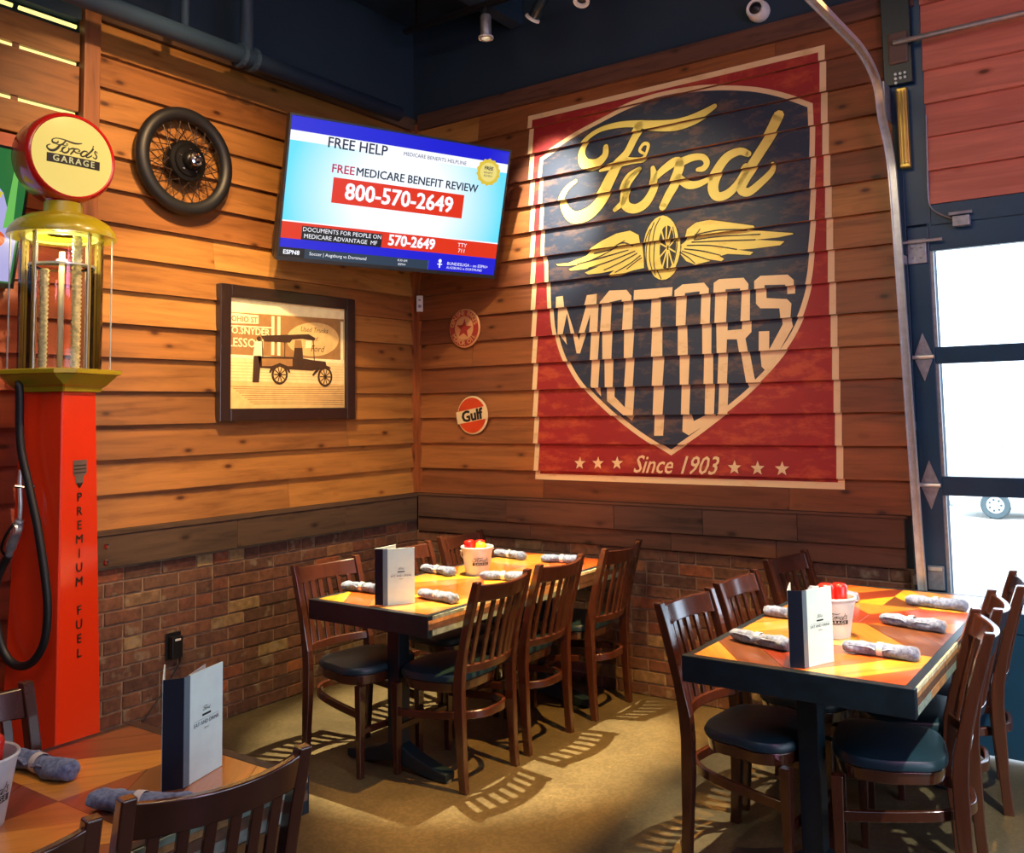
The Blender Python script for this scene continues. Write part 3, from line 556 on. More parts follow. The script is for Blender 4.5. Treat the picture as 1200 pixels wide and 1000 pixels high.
# bracket to the corner
g = G(); b0 = n*(-.10) - u*.05
wc = Vector((.05, -.05, 2.80)) - c
g.tube([b0, b0 - n*.10, wc*.6 + b0*.4, wc], .022, 8)
g.build('mount_arm', m_black, tv)
G().box(wc.x-.045, wc.x+.02, wc.y-.02, wc.y+.045, wc.z-.14, wc.z+.14).build('mount_plate', m_black, tv)
# second television at the far left behind the pump
c, r, u, n = tvframe((.08+.074, -2.74-.51, 2.2+.277), 0, 15, 0)
tv2, S2, bx2 = tv_body('television', c, r, u, n, 1.02, .574, 'television at the left edge behind the pump globe showing a green and white picture')
S2.rect('screen', -.51, .51, -.287, .287, 0, scr('screen_green', (40, 110, 56)))
S2.poly('picture_shape', [[(-.5, -.28), (.50, -.28), (.50, -.10), (.42, .10), (.34, .18), (.2, .05), (-.5, .1)]], 1, scr('screen_lilac', (176, 172, 224)))
S2.poly('picture_shape', [[(.30, -.06), (.36, -.04), (.42, .10), (.36, .12)]], 2, scr('screen_yellow', (214, 200, 60)))
S2.poly('picture_shape', [disc(.42, -.10, .035)], 2, scr('screen_orange', (224, 96, 50)))
S2.poly('picture_shape', [[(.37, -.27), (.43, -.27), (.40, -.16), (.36, -.15)]], 2, scr('screen_dark_green', (50, 76, 66)))
S2.poly('picture_shape', [[(.44, -.05), (.48, -.04), (.47, .22), (.45, .20)]], 2, scr('screen_lime', (110, 190, 90)))

# ------------------------------------------------------------------ framed sepia picture
pic = empty('framed_picture', (.03, -1.138, 1.948), 0, 'dark framed sepia photograph of an old truck parked by painted shop signs', 'picture')
PW, PH, fw_ = .50, .374, .070
m_pf = plain('espresso_frame_wood', srgb(34, 18, 16), .35, var=.2, scale=20, coat=.3)
for nm, x0, x1, z0, z1 in (('frame_side', -PW, -PW+fw_, -PH, PH), ('frame_side', PW-fw_, PW, -PH, PH), ('frame_top', -PW+fw_, PW-fw_, PH-fw_, PH), ('frame_bottom', -PW+fw_, PW-fw_, -PH, -PH+fw_)):
    G().box(-.008, .038, x0, x1, z0, z1).build(nm, m_pf, pic, bev=.005)
sep = lambda nm, c: plain(nm, srgb(*c), .6, var=.10, scale=26)
e0, e1, e2, e3, e4 = sep('sepia_paper', (238, 214, 158)), sep('sepia_mid', (160, 118, 70)), sep('sepia_dark', (66, 42, 26)), sep('sepia_light', (252, 236, 190)), sep('sepia_tan', (222, 188, 126))
B = Art(frame_fn((.012, 0, 0), (0, 1, 0), (0, 0, 1), (1, 0, 0)), pic, lift=.0007)
w, h = PW-fw_, PH-fw_
pb = G().box(-.006, .012, -w, w, -h, h); pb.build('print', e0, pic)
U = lambda px: -w + 2*w*(px-95)/900.0
def Vv(px, py):  # crop pixel -> picture height
    top = 60 + (px-95)*100/900; bot = 915 - (px-95)*10/900; return h - 2*h*(py-top)/(bot-top)
Q = lambda pts: [(U(a), Vv(a, b)) for a, b in pts]
B.poly('building', [Q([(95,175),(990,235),(990,560),(95,520)])], 1, e1)
B.poly('sky_band', [Q([(95,75),(990,170),(990,232),(95,170)])], 1, e3)
for q in ([(105,180),(305,200),(305,265),(105,262)], [(100,275),(400,290),(400,300),(100,285)], [(95,500),(990,545),(990,570),(95,525)], [(400,205),(422,205),(422,505),(400,503)], [(445,208),(468,208),(468,510),(445,508)], [(960,250),(985,252),(985,548),(960,545)]): B.poly('sign_panel', [Q(q)], 2, e3)
B.poly('oval_sign', [Q([(730+215*cos(t*pi/16), 385+130*sin(t*pi/16)) for t in range(32)])], 2, e4)
for b_, x_, y_, s_ in (('O.SNYDER', 250, 325, .055), ('LESSON', 215, 415, .07)): B.text('sign_lettering', b_, U(x_), Vv(x_, y_), s_, 3, e3, bold=.001)
B.text('sign_lettering', 'OHIO ST', U(205), Vv(205, 232), .045, 3, e1, bold=.001)
for yy in range(580, 700, 22): B.rect('hedge_line', U(100), U(985), Vv(500, yy), Vv(500, yy)+.004, 2, e4)
for k in range(9): B.strokes('street_texture', [[(U(110+20*k), Vv(110, 745+17*k), .004), (U(560+14*k), Vv(560, 752+16*k), .003), (U(985), Vv(985, 748+17*k), .004)]], 2, e1)
B.text('sign_lettering', 'Used Trucks', U(735), Vv(735, 315), .042, 3, e2, shear=.3); B.text('sign_lettering', 'and', U(735), Vv(735, 380), .035, 3, e2, shear=.3); B.text('sign_lettering', 'Ford', U(760), Vv(760, 460), .055, 3, e2, shear=.3)
B.poly('ground', [Q([(95,700),(990,730),(998,905),(92,915)])], 1, e4)
B.poly('grass', [Q([(95,540),(990,600),(990,730),(95,690)])], 1, e0)
B.poly('truck_roof', [Q([(320,355),(690,345),(745,375),(735,395),(640,380),(560,385),(540,410),(350,400)])], 4, e2)
B.poly('truck_body', [Q([(300,515),(570,520),(575,450),(640,450),(645,530),(730,545),(830,555),(840,600),(720,625),(320,605)])], 4, e2)
B.poly('truck_cab', [Q([(580,390),(630,390),(640,450),(575,450)])], 4, e1)
B.poly('truck_panel', [Q([(330,530),(560,535),(560,590),(330,590)])], 5, e1)
B.poly('person_head', [Q([(306+16*cos(t*pi/6), 380+20*sin(t*pi/6)) for t in range(12)])], 5, e2)
B.poly('truck_window', [Q([(665,395),(712,392),(712,450),(660,452)])], 5, e3); B.strokes('truck_pillar', [[(U(330), Vv(330, 400), .007), (U(335), Vv(335, 520), .007)], [(U(725), Vv(725, 380), .007), (U(735), Vv(735, 545), .007)], [(U(500), Vv(500, 400), .006), (U(500), Vv(500, 520), .006)]], 5, e2)
B.poly('truck_fender', [Q([(380,640),(400,590),(462,565),(525,590),(545,640),(530,640),(505,600),(462,585),(415,605),(395,640)])], 6, e2); B.poly('truck_fender', [Q([(715,660),(760,600),(825,580),(870,600),(872,612),(825,598),(775,620),(730,665)])], 6, e2)
B.poly('person_legs', [Q([(270,510),(325,510),(310,715),(262,715)])], 4, e2); B.poly('person_shirt', [Q([(280,400),(330,400),(335,512),(265,512)])], 4, e3)
for cx, cy in ((462, 655), (825, 672)):
    B.poly('truck_wheel', [Q([(cx+62*cos(t*pi/12), cy+76*sin(t*pi/12)) for t in range(24)])], 5, e2)
    B.poly('truck_wheel_rim', [Q([(cx+46*cos(t*pi/12), cy+58*sin(t*pi/12)) for t in range(24)])], 6, e4)
    for k in range(5):
        a = k*pi/5; B.strokes('truck_wheel_spokes', [[(U(cx-42*cos(a)), Vv(cx, cy-54*sin(a)), .007), (U(cx+42*cos(a)), Vv(cx, cy+54*sin(a)), .007)]], 7, e2)
pg = glass('picture_glazing', (.98, .98, .97, 1), .02, 1.12)
G().box(.020, .022, -w, w, -h, h).build('glazing', pg, pic)

# ------------------------------------------------------------------ spoked motorcar wheel on the left wall
wh = empty('spoked_wheel', (.028, -1.868, 2.935), 0, 'black wire-spoked motor wheel with drum and chrome hub cap hung on left timber wall', 'wheel')
m_rub = plain('tyre_rubber', srgb(15, 17, 22), .5, var=.15); m_drum = plain('dark_drum_metal', srgb(20, 19, 20), .35, .4, var=.3)
m_chrome = plain('chrome', srgb(215, 215, 220), .12, 1.0)
m_spk = plain('spoke_metal', srgb(44, 30, 26), .4, .3)
rt_ = .286
G().lathe([(rt_-.036 + .036*cos(a*pi/8), .045 + .034*sin(a*pi/8)) for a in range(17)], 56, (0, 0, 0), 'x').build('tyre', m_rub, wh, smooth=True)
G().lathe([(.243, .015), (.250, .012), (.250, .078), (.243, .075), (.232, .062), (.228, .045), (.232, .028), (.243, .015)], 56, (0, 0, 0), 'x').build('rim', m_black, wh, smooth='auto')
G().lathe([(0, .01), (.105, .01), (.112, .02), (.112, .060), (.104, .070), (.085, .073), (.080, .082), (.050, .086), (.046, .11), (.030, .125), (0, .127)], 40, (0, 0, 0), 'x').build('brake_drum', m_drum, wh, smooth='auto')
hc = G().lathe([(0, .128), (.018, .128), (.034, .128), (.038, .134), (.036, .146), (.026, .150), (.024, .142), (.014, .141), (.012, .152), (0, .154)], 28, (0, 0, 0), 'x').build('hub_cap', m_chrome, wh, smooth='auto')
spg = []
for k in range(48):
    a = 2*pi*k/48; sgn = 1 if k % 2 else -1; b_ = a + sgn*radians(30)
    x0 = .028 if (k//2) % 2 else .062
    G().tube([(x0, .108*cos(b_), .108*sin(b_)), (.045, .234*cos(a), .234*sin(a))], .0024, 5).build('spoke', m_spk, wh)
for k in range(5):
    a = 2*pi*k/5+.3; G().lathe([(0, .082), (.006, .082), (.006, .09), (0, .091)], 8, (0, .062*cos(a), .062*sin(a)), 'x').build('bolt', m_chrome, wh)

# ------------------------------------------------------------------ small wall devices
sb = empty('wall_sensor', (.075, -.04, 2.345), 0, 'small white wall sensor box mounted in the corner under the television', 'sensor')
g = G().box(-.022, .022, -.012, .012, -.055, .055); g.build('housing', m_white, sb, bev=.004)
sb.rotation_euler = (0, 0, radians(40))
G().lathe([(0, -.016), (.009, -.016), (.012, -.012), (0, -.010)], 12, (0, 0, -.018), 'y').build('lens', m_galvd, sb)
G().box(-.008, .008, -.0145, -.012, .018, .03).build('indicator_window', m_galvd, sb)
oc = empty('wall_outlet', (.018, -1.872, .452), 0, 'black outlet with plug adapter on the left brick wall, its cord hanging down', 'outlet')
G().box(0, .008, -.042, .042, -.066, .066).build('cover_plate', m_black, oc, bev=.002)
G().box(.008, .045, -.030, .030, -.058, .05).build('plug_adapter', m_black, oc, bev=.004)
G().box(.045, .0465, -.016, .016, .030, .040).build('adapter_label', m_white, oc)
G().tube(smoothpath([(.03, .025, -.06), (.02, .02, -.10), (.012, -.05, -.2), (.012, -.15, -.31), (.014, -.24, -.40), (.03, -.33, -.446)], 5), .0035, 6).build('cord', m_black, oc, smooth=True)
sc_ = empty('security_camera', (2.515, -.002, 3.745), 0, 'white dome security camera with dark lens on the navy wall above the mural', 'camera')
G().lathe([(0, 0), (.058, 0), (.060, -.02), (.052, -.05), (.045, -.058)], 28, (0, 0, 0), 'y').build('housing', m_white, sc_, smooth='auto')
G().lathe([(.036, -.055), (.050, -.050), (.055, -.062), (.046, -.078), (.034, -.072)], 28, (0, 0, 0), 'y').build('trim_ring', m_white, sc_, smooth='auto')
G().lathe([(.038, -.05), (.034, -.07), (.02, -.084), (0, -.09)], 24, (0, 0, 0), 'y').build('lens_dome', m_black, sc_, smooth='auto')
# track lights near the ceiling
tr = empty('light_track', (1.3, -.42, 4.05), 0, 'thin black lighting track below the navy ceiling', 'light track')
G().box(-1.0, 1.9, -.018, .018, -.0, .03).build('rail', m_black, tr)
G().box(-.9, -.88, -.01, .01, .03, .25).box(1.7, 1.72, -.01, .01, .03, .25).build('hanger', m_black, tr)
def head(x, lab, rx, rz):
    t = empty('track_spotlight', (x, -.42, 4.05), 0, lab, 'spotlight', 'spotlights on the ceiling track')
    G().tube([(0, 0, 0), (0, 0, -.05)], .012, 8).build('stem', m_black, t)
    M_ = Matrix.Translation((0, 0, -.06)) @ Matrix.Rotation(rz, 4, 'Z') @ Matrix.Rotation(rx, 4, 'X')
    g = G().lathe([(0, .01), (.030, .01), (.034, 0), (.034, -.12), (.030, -.125)], 20); g.v = [tuple(M_ @ Vector(p)) for p in g.v]; g.build('barrel', m_galvd if rx == 0 else m_steel, t, smooth='auto')
    g = G().lathe([(.030, -.118), (.046, -.125), (.046, -.137), (.028, -.137), (.026, -.12)], 20); g.v = [tuple(M_ @ Vector(p)) for p in g.v]; g.build('bezel', m_white, t, smooth='auto')
    g = G().lathe([(0, -.121), (.027, -.121)], 16); g.v = [tuple(M_ @ Vector(p)) for p in g.v]; g.build('lamp_face', glow('lamp_face_glow', (1, .8, .45, 1), 1.2) if rx == 0 else m_black, t)
head(.96, 'leftmost ceiling spotlight, pointing straight down with a bright lower rim', 0, 0)
head(1.38, 'middle ceiling spotlight on the track, tilted down toward the left', radians(48), radians(75))
head(1.66, 'rightmost of the three ceiling spotlights, tilted away', radians(-25), radians(10))

# ------------------------------------------------------------------ overhead glass door in the back wall
door = empty('door_1', (0, 0, 0), 0, kind='structure')
struct(G().box(3.325, 6.3, -.02, .05, 2.462, 2.561), 'trim_8', m_frame, bev=.002)
m_dglass = glass('door_glass', (.96, .98, 1, 1))
def dpart(nm, g, m=None, **k): return g.build(nm, m or m_frame, door, **k)
struct(G().box(3.172, 3.212, -.030, .03, 0, 4.3).box(3.172, 3.325, -.022, -.001, 2.47, 4.3), 'trim_7', m_frame, bev=.002)
for a, b in ((3.213, 3.312), (4.70, 4.78), (6.18, 6.29)): dpart('stile', G().box(a, b, -.022, .03, .01, 2.46), bev=.003)
for x0, x1 in ((3.312, 4.70), (4.78, 6.18)):
    for z0, z1 in ((2.337, 2.46), (1.793, 1.874), (1.172, 1.262), (.565, .655)): dpart('rail', G().box(x0, x1, -.018, .026, z0, z1), bev=.003)
    dpart('bottom_panel', G().box(x0, x1, -.012, .02, .01, .565), bev=.003)
    for z0, z1 in ((1.874, 2.337), (1.262, 1.793), (.655, 1.172)):
        dpart('glass_pane', G().box(x0, x1, .006, .010, z0, z1), m_dglass)
        dpart('glazing_bead', G().box(x0, x0+.014, -.014, .004, z0, z1), m_galvd)
def hinge(z):
    pts = [(3.262, z+.115), (3.300, z+.015), (3.300, z-.015), (3.262, z-.115), (3.224, z-.015), (3.224, z+.015)]
    h = dpart('hinge', G().rings([[(x, -.023, q) for x, q in pts], [(x, -.029, q) for x, q in pts]]), m_galvd)
    G().tube([(3.215, -.036, z), (3.31, -.036, z)], .010, 10).build('hinge_pin', m_galv, h)
    for dx, dz in ((0, .07), (0, .04), (0, -.04), (0, -.07), (-.02, .025), (.02, .025)):
        G().lathe([(0, -.033), (.006, -.032), (.006, -.028)], 8, (3.262+dx, 0, z+dz), 'y').build('bolt', m_galvd, h)
hinge(1.828); hinge(1.221)
tb = dpart('top_bracket', G().box(3.215, 3.30, -.034, -.023, 2.28, 2.40), m_galvd, bev=.003)
G().tube([(3.20, -.05, 2.385), (3.375, -.05, 2.385)], .007, 8).build('roller_shaft', m_galv, tb)
for dx, dz in ((.02, 2.31), (.06, 2.31), (.02, 2.36), (.06, 2.36)): G().lathe([(0, -.040), (.007, -.039), (.007, -.034)], 8, (3.215+dx, 0, dz), 'y').build('bolt', m_galvd, tb)
bb = dpart('bottom_bracket', G().box(3.235, 3.305, -.05, -.023, .735, .845), m_galvd, bev=.003)
G().box(3.24, 3.30, -.056, -.05, .825, .84).build('bracket_lip', m_galv, bb)
sn = dpart('door_sensor', G().box(3.425, 3.50, -.06, -.023, 2.435, 2.485), m_galvd, bev=.003)
G().tube([(3.41, -.045, 2.50), (3.51, -.045, 2.50)], .008, 8).build('sensor_pin', m_galv, sn)
tag(G().tube(smoothpath([(3.330, -.03, 3.0), (3.326, -.035, 2.80), (3.322, -.035, 2.60), (3.335, -.035, 2.54), (3.38, -.035, 2.50), (3.43, -.035, 2.475)], 5), .004, 6).build('sensor_cable', m_galvd), 'thin pale cable running down beside the door header to the sensor box', 'cable')
# door track
tk = empty('door_track', (3.2, -.12, 0), 0, 'curved galvanised steel track running up beside the glass door and back under the ceiling', 'door track')
tp = smoothpath([(.034, .06, .05), (.024, .0, .76), (.004, 0, 1.7), (-.012, 0, 2.56), (-.022, -.006, 2.80), (-.04, -.055, 2.99), (-.03, -.16, 3.12), (-.03, -.40, 3.195), (-.03, -.85, 3.19), (-.03, -2.2, 3.14)], 6)
G().sweep(tp, (.006, .034), up=(1, 0, .02)).build('track_web', m_galv, tk, smooth='auto')
g = G()
for dx in (-.016, .016): g.sweep([Vector(p) + Vector((dx, 0, 0)) for p in tp], (.024, .005), up=(1, 0, .02))
g.build('track_flange', m_galv, tk, smooth='auto')
for z in (.78, 1.5, 2.3): 
    G().box(-.02, .012, .02, .118, z-.02, z+.02).build('track_bracket', m_galvd, tk)
pb_ = G().box(-.035, -.028, -.03, .118, 2.99, 3.17).build('hanger_plate', m_galvd, tk)
G().box(-.028, .0, -1.9, -1.86, 3.17, 4.17).build('track_hanger', m_galvd, tk)
for k in range(4): G().lathe([(0, 0), (.009, 0), (.009, .006), (0, .008)], 8, (-.036, .02 + .03*k, 3.08), 'x').build('bolt', m_galvd, tk)
ts = empty('torsion_shaft', (3.2, -.09, 3.37), 0, 'horizontal steel torsion rod above the glass door with its bearing plate', 'shaft')
G().tube([(.01, 0, 0), (2.9, 0, 0)], .013, 10).build('shaft', m_galv, ts, smooth=True)
m_brass = plain('brassy_spring_metal', srgb(196, 170, 84), .35, .8, var=.15)
G().box(-.05, .085, .03, .066, -.20, .30).build('bearing_plate', m_steel, ts, bev=.004)
G().box(-.02, .07, .015, .045, -.10, .06).build('cable_drum', m_plaster, ts, bev=.01)
sp_ = G().box(0.005, .055, .02, .060, -.62, -.22).build('counterweight_channel', m_brass, ts, bev=.006)
for x in (.015, .03, .045): G().tube([(x, .014, -.60), (x, .014, -.24)], .0045, 6).build('channel_rib', m_brass, sp_)
for k in range(7): G().lathe([(0, 0), (.007, .001), (.007, .01)], 7, (.008 + .022*(k % 3), .018, -.15 - .022*(k//3)), 'y').build('bolt', m_galv, ts)

# ------------------------------------------------------------------ outside the glass
m_lot = plain('pale_concrete_lot', srgb(196, 194, 186), .9, var=.05, scale=.6)
m_lotline = plain('dark_kerb_paint', srgb(120, 132, 134), .8, var=.05)
struct(G().box(-60, 60, .32, 120, -1.3, -1.15), 'parking_lot', m_lot)
struct(G().box(-2, 12, .2, 1.2, -1.2, -.10), 'door_step_slab', m_lot)
tag(G().box(-20, 20, 22.6, 22.75, -1.15, -1.00).build('kerb', m_lotline, bev=.02), 'grey kerb across the bright parking lot outside', 'kerb')
car = empty('car', (.65, 19.9, -1.15), 0, 'white car parked outside beyond the glass door, only its wheel clearly visible', 'car')
m_car = plain('white_car_paint', srgb(236, 238, 240), .25, coat=1.0); m_cg = plain('car_glass', srgb(190, 205, 208), .1); m_tyre = plain('car_tyre', srgb(70, 84, 88), .8)
prof = [(-1.0, .32), (-1.02, .62), (-.9, .78), (.15, .95), (.75, 1.38), (2.2, 1.42), (3.05, 1.02), (3.45, .95), (3.5, .4), (3.4, .28), (-.9, .26)]
g = G().rings([[(x, y, z*(1 if abs(y-.85) < .8 else .98)) for x, z in prof] for y in (0, .05, 1.65, 1.7)]); g.build('body', m_car, car, bev=.05)
G().rings([[(x, y, z) for x, z in ((.35, .98), (.82, 1.31), (1.35, 1.35), (1.35, .98))] for y in (-.012, .0)]).build('side_window', m_cg, car)
G().rings([[(x, y, z) for x, z in ((1.42, .98), (1.42, 1.35), (2.15, 1.34), (2.75, 1.0))] for y in (-.012, .0)]).build('side_window', m_cg, car)
for x in (0, 2.62):
    w_ = G().lathe([(.20, -.05), (.30, -.06), (.33, -.02), (.33, .14), (.20, .15)], 30, (x, 0, .33), 'y').build('wheel', m_tyre, car, smooth='auto')
    G().lathe([(0, -.05), (.05, -.05), (.20, -.03), (.20, .05)], 24, (x, 0, .33), 'y').build('hubcap', m_galv, w_, smooth='auto')
    for k in range(7):
        a = 2*pi*k/7; G().lathe([(0, -.056), (.028, -.056), (.028, -.03)], 8, (x + .13*cos(a), 0, .33 + .13*sin(a)), 'y').build('vent_hole', m_tyre, w_)
m_leaf = plain('overexposed_shrub_leaves', srgb(206, 226, 212), .8, var=.3, scale=6)  # leaf green paled to imitate overexposed glare outside
def shrub(loc, s, seed, lab):
    r = random.Random(seed); t = empty('shrub', loc, 0, lab, 'shrub', 'shrubs beyond the parking lot'); g = G()
    for k in range(220):
        d = Vector((r.gauss(0, 1), r.gauss(0, 1), r.gauss(0, 1))).normalized() * s * r.uniform(.5, 1); c_ = d + Vector((0, 0, s))
        a = Vector((r.gauss(0, 1), r.gauss(0, 1), r.gauss(0, 1))).normalized() * s * .14; b = a.orthogonal().normalized() * s * .1
        g.add([c_-a, c_-b, c_+a, c_+b], [(0, 1, 2, 3)])
    g.build('foliage', m_leaf, t); G().tube([(0, 0, 0), (0, 0, s*.8)], s*.06, 6).build('stem', m_postw, t)
shrub((-4.3, 58, -1.15), .5, 1, 'pale green shrub across the lot at the right edge of the middle pane')
shrub((-8.0, 52, -1.15), .5, 2, 'small pale shrub far across the lot near the left edge of the glass')

# ------------------------------------------------------------------ gravity fuel pump
pu = empty('fuel_pump', (.35, -2.66, 0), 0, 'tall vintage red fuel pump with glass cylinder, yellow crown and lit round globe', 'fuel pump')
m_pred = plain('pump_red_paint', srgb(222, 52, 18), .22, var=.05, scale=3, coat=.8)
m_pyel = plain('pump_mustard_paint', srgb(158, 142, 22), .32, var=.12, scale=6, coat=.4)
m_gred = plain('globe_red_housing', srgb(168, 22, 20), .25, coat=.8)
def rotz(p, a): return (p[0]*cos(a) - p[1]*sin(a), p[0]*sin(a) + p[1]*cos(a), p[2])
PA = radians(22)
def csq(s_, c_, z):
    e_ = c_ if s_ > .155 and c_ > .03 else .006
    return [rotz(p, PA) for p in [(s_, -s_+e_, z), (s_, s_-c_, z), (s_-c_, s_, z), (-s_+c_, s_, z), (-s_, s_-c_, z), (-s_, -s_+c_, z), (-s_+c_, -s_, z), (s_-e_, -s_, z)]]
hw_ = lambda z: .146 - .036*(z/1.71)
G().rings([csq(.20, .03, 0), csq(.20, .03, .10), csq(.165, .03, .14)]).build('plinth', m_pred, pu, bev=.004)
G().rings([csq(hw_(z), .022, z) for z in (.14, 1.0, 1.716)]).build('column', m_pred, pu, bev=.003)
G().rings([csq(.128, .03, 1.716), csq(.135, .03, 1.735), csq(.150, .04, 1.745), csq(.185, .055, 1.785), csq(.200, .06, 1.79), csq(.200, .06, 1.806), csq(.17, .05, 1.812)]).build('crown_tray', m_pyel, pu)
gl_ = glass('pump_cylinder_glass', (.985, .985, .97, 1), .02, 1.3)
G().lathe([(.163, 1.812), (.163, 2.40)], 40).build('glass_cylinder', gl_, pu, smooth=True)
gl2 = glass('pump_inner_glass', (.95, .90, .78, 1), .03, 1.3)
G().lathe([(.128, 1.812), (.128, 2.25), (.120, 2.256), (0, 2.256)], 40).build('inner_cylinder', gl2, pu, smooth='auto')
G().lathe([(.124, 2.252), (.131, 2.252), (.131, 2.26), (.124, 2.26)], 40).build('level_ring', m_galv, pu, smooth='auto')
G().tube([(0, 0, 1.81), (0, 0, 2.32)], .012, 10).build('centre_tube', m_white, pu, smooth=True)
IR = Vector((.47, .88, 0))
m_bead = plain('bubbled_tube_clear', srgb(216, 214, 180), .15, 0, var=.4, scale=60)
for s_, r_, zt in ((.062, .022, 2.40), (-.062, .020, 2.24)):
    g = G(); prof = []; z = 1.815
    while z < zt: prof += [(r_, z), (r_*.72, z+.009)]; z += .018
    g.lathe(prof, 14, (IR.x*s_ + .03, IR.y*s_ - .02, 0)); g.build('bubbled_tube', m_bead, pu, smooth=True)
for k in range(6):
    a = radians(-28 + 30 + 60*k); G().tube([(.196*cos(a), .196*sin(a), 1.80), (.196*cos(a), .196*sin(a), 2.385)], .0035, 6).build('tie_rod', m_galv, pu)
for k in range(4):
    a = radians(17 + 90*k); G().tube([(.150*cos(a), .150*sin(a), 1.81), (.150*cos(a), .150*sin(a), 2.39)], .006, 6).build('support_tube', m_brass, pu)
G().lathe([(.06, 2.392), (.205, 2.380), (.214, 2.378), (.215, 2.390), (.208, 2.410), (.185, 2.440), (.14, 2.468), (.095, 2.482), (.078, 2.486), (.076, 2.53), (.05, 2.535)], 44).build('crown_cap', m_pyel, pu, smooth='auto')
G().tube([(.135*cos(2*pi*k/30), .135*sin(2*pi*k/30), 2.378) for k in range(31)], .006, 6, cap=False).build('ring_lamp', glow('yellow_ring_lamp', (1.0, .86, .15, 1), 1.6), pu)
# globe: faces turned to local +x / -x
GA = radians(-4)
def gm(g, c_=(0, 0, 2.723)): g.v = [tuple(Vector(rotz(p, GA)) + Vector(c_)) for p in g.v]; return g
gb = gm(G().lathe([(.168, -.082), (.186, -.078), (.194, -.06), (.194, .06), (.186, .078), (.176, .083), (.171, .080)], 52, (0, 0, 0), 'x')).build('globe_housing', m_gred, pu, smooth='auto')
G().lathe([(.05, 2.53), (.07, 2.532), (.075, 2.548), (.05, 2.56)], 28).build('globe_collar', m_gred, pu, smooth='auto')
m_gface = glow('globe_lit_face', (.87, .66, .17, 1), .92); m_gface.node_tree.nodes['Principled BSDF'].inputs['Base Color'].default_value = (.12, .10, .04, 1); m_gface.node_tree.nodes['Principled BSDF'].inputs['Roughness'].default_value = .25
fx = lambda y, z: .093 - .45*(y*y + z*z)
for sg in (1, -1): gm(G().lathe([(0, .093*sg), (.05, sg*fx(.05, 0)), (.10, sg*fx(.1, 0)), (.14, sg*fx(.14, 0)), (.172, sg*.0795)], 52, (0, 0, 0), 'x')).build('globe_face', m_gface, pu, smooth=True)
B = Art(lambda y, z, h, k=0: Vector(rotz((fx(y, z) + .0012 + h, y, z), GA)) + Vector((0, 0, 2.723)), pu)
FX0 = min(p[0] for s_ in ART['ford'] for p in s_); FX1 = max(p[0] for s_ in ART['ford'] for p in s_); FZ0 = min(p[1] for s_ in ART['ford'] for p in s_); FZ1 = max(p[1] for s_ in ART['ford'] for p in s_)
def logo(A_, cx, cy, W_, layer, dark, light_, thin=.55):
    k = W_*.86/(FX1-FX0); ox, oy = cx - W_/2, cy
    f = lambda x, z, w: (ox + (x-FX0)*k, oy + (z-(FZ0+FZ1)/2)*k*.78 + W_*.10, w*k*thin)
    S_ = [[f(*p) for p in s_] for s_ in ART['ford']]
    xe = ox + W_*.86
    S_.append([(xe + W_*.005, oy + W_*.22, W_*.022), (xe - W_*.01, oy + W_*.16, W_*.014)])
    S_.append([(xe + W_*.085, oy + W_*.10, W_*.02), (xe + W_*.05, oy + W_*.13, W_*.024), (xe + W_*.035, oy + W_*.09, W_*.028), (xe + W_*.075, oy + W_*.03, W_*.028), (xe + W_*.05, oy - W_*.02, W_*.026), (xe + W_*.0, oy + W_*.0, W_*.018)])
    A_.strokes('script_logo', S_, layer, dark, n=3)
    y1, y0 = cy - W_*.07, cy - W_*.24; n_ = 12
    A_.emit('logo_box', [[(cx-W_/2 + W_*i/n_, y0), (cx-W_/2 + W_*(i+1)/n_, y0), (cx-W_/2 + W_*(i+1)/n_, y1), (cx-W_/2 + W_*i/n_, y1)] for i in range(n_)], layer, dark)
    A_.text('logo_lettering', 'GARAGE', cx, (y0+y1)/2, W_*.165, layer+1, light_, bold=W_*.004, spacing=1.35)
m_ink = plain('black_print', srgb(20, 20, 22), .5); m_inkw = glow('lit_print_cream', (.93, .78, .35, 1), .75)
logo(B, 0, .012, .225, 1, m_ink, m_inkw, thin=.95)
# lettering and emblem on the lit face of the column
def cf(y, z, h, k=0): return Vector(rotz((hw_(z) + .0014 + h, y, z), PA))
B = Art(cf, pu)
for i, ch in enumerate('PREMIUM FUEL'):
    if ch != ' ': B.text('letter', ch, -.012, 1.275 - .0578*i, .052, 1, m_ink, bold=.0008, sx=1.15)
m_emb = plain('emblem_and_reflection', srgb(96, 84, 78), .5, var=.3)  # grey patch joins the decal with a reflection painted into its colour
B.poly('emblem', [[(-.05, 1.43), (.032, 1.43), (.032, 1.375), (.012, 1.36), (.012, 1.34), (-.012, 1.315), (-.036, 1.34), (-.036, 1.36), (-.05, 1.375)]], 1, m_emb)
B.poly('emblem_point', [[(-.032, 1.335), (.010, 1.335), (-.011, 1.312)]], 2, m_ink)
for z in (1.405, 1.39, 1.375): B.rect('emblem_line', -.045, .027, z, z+.005, 2, m_ink)
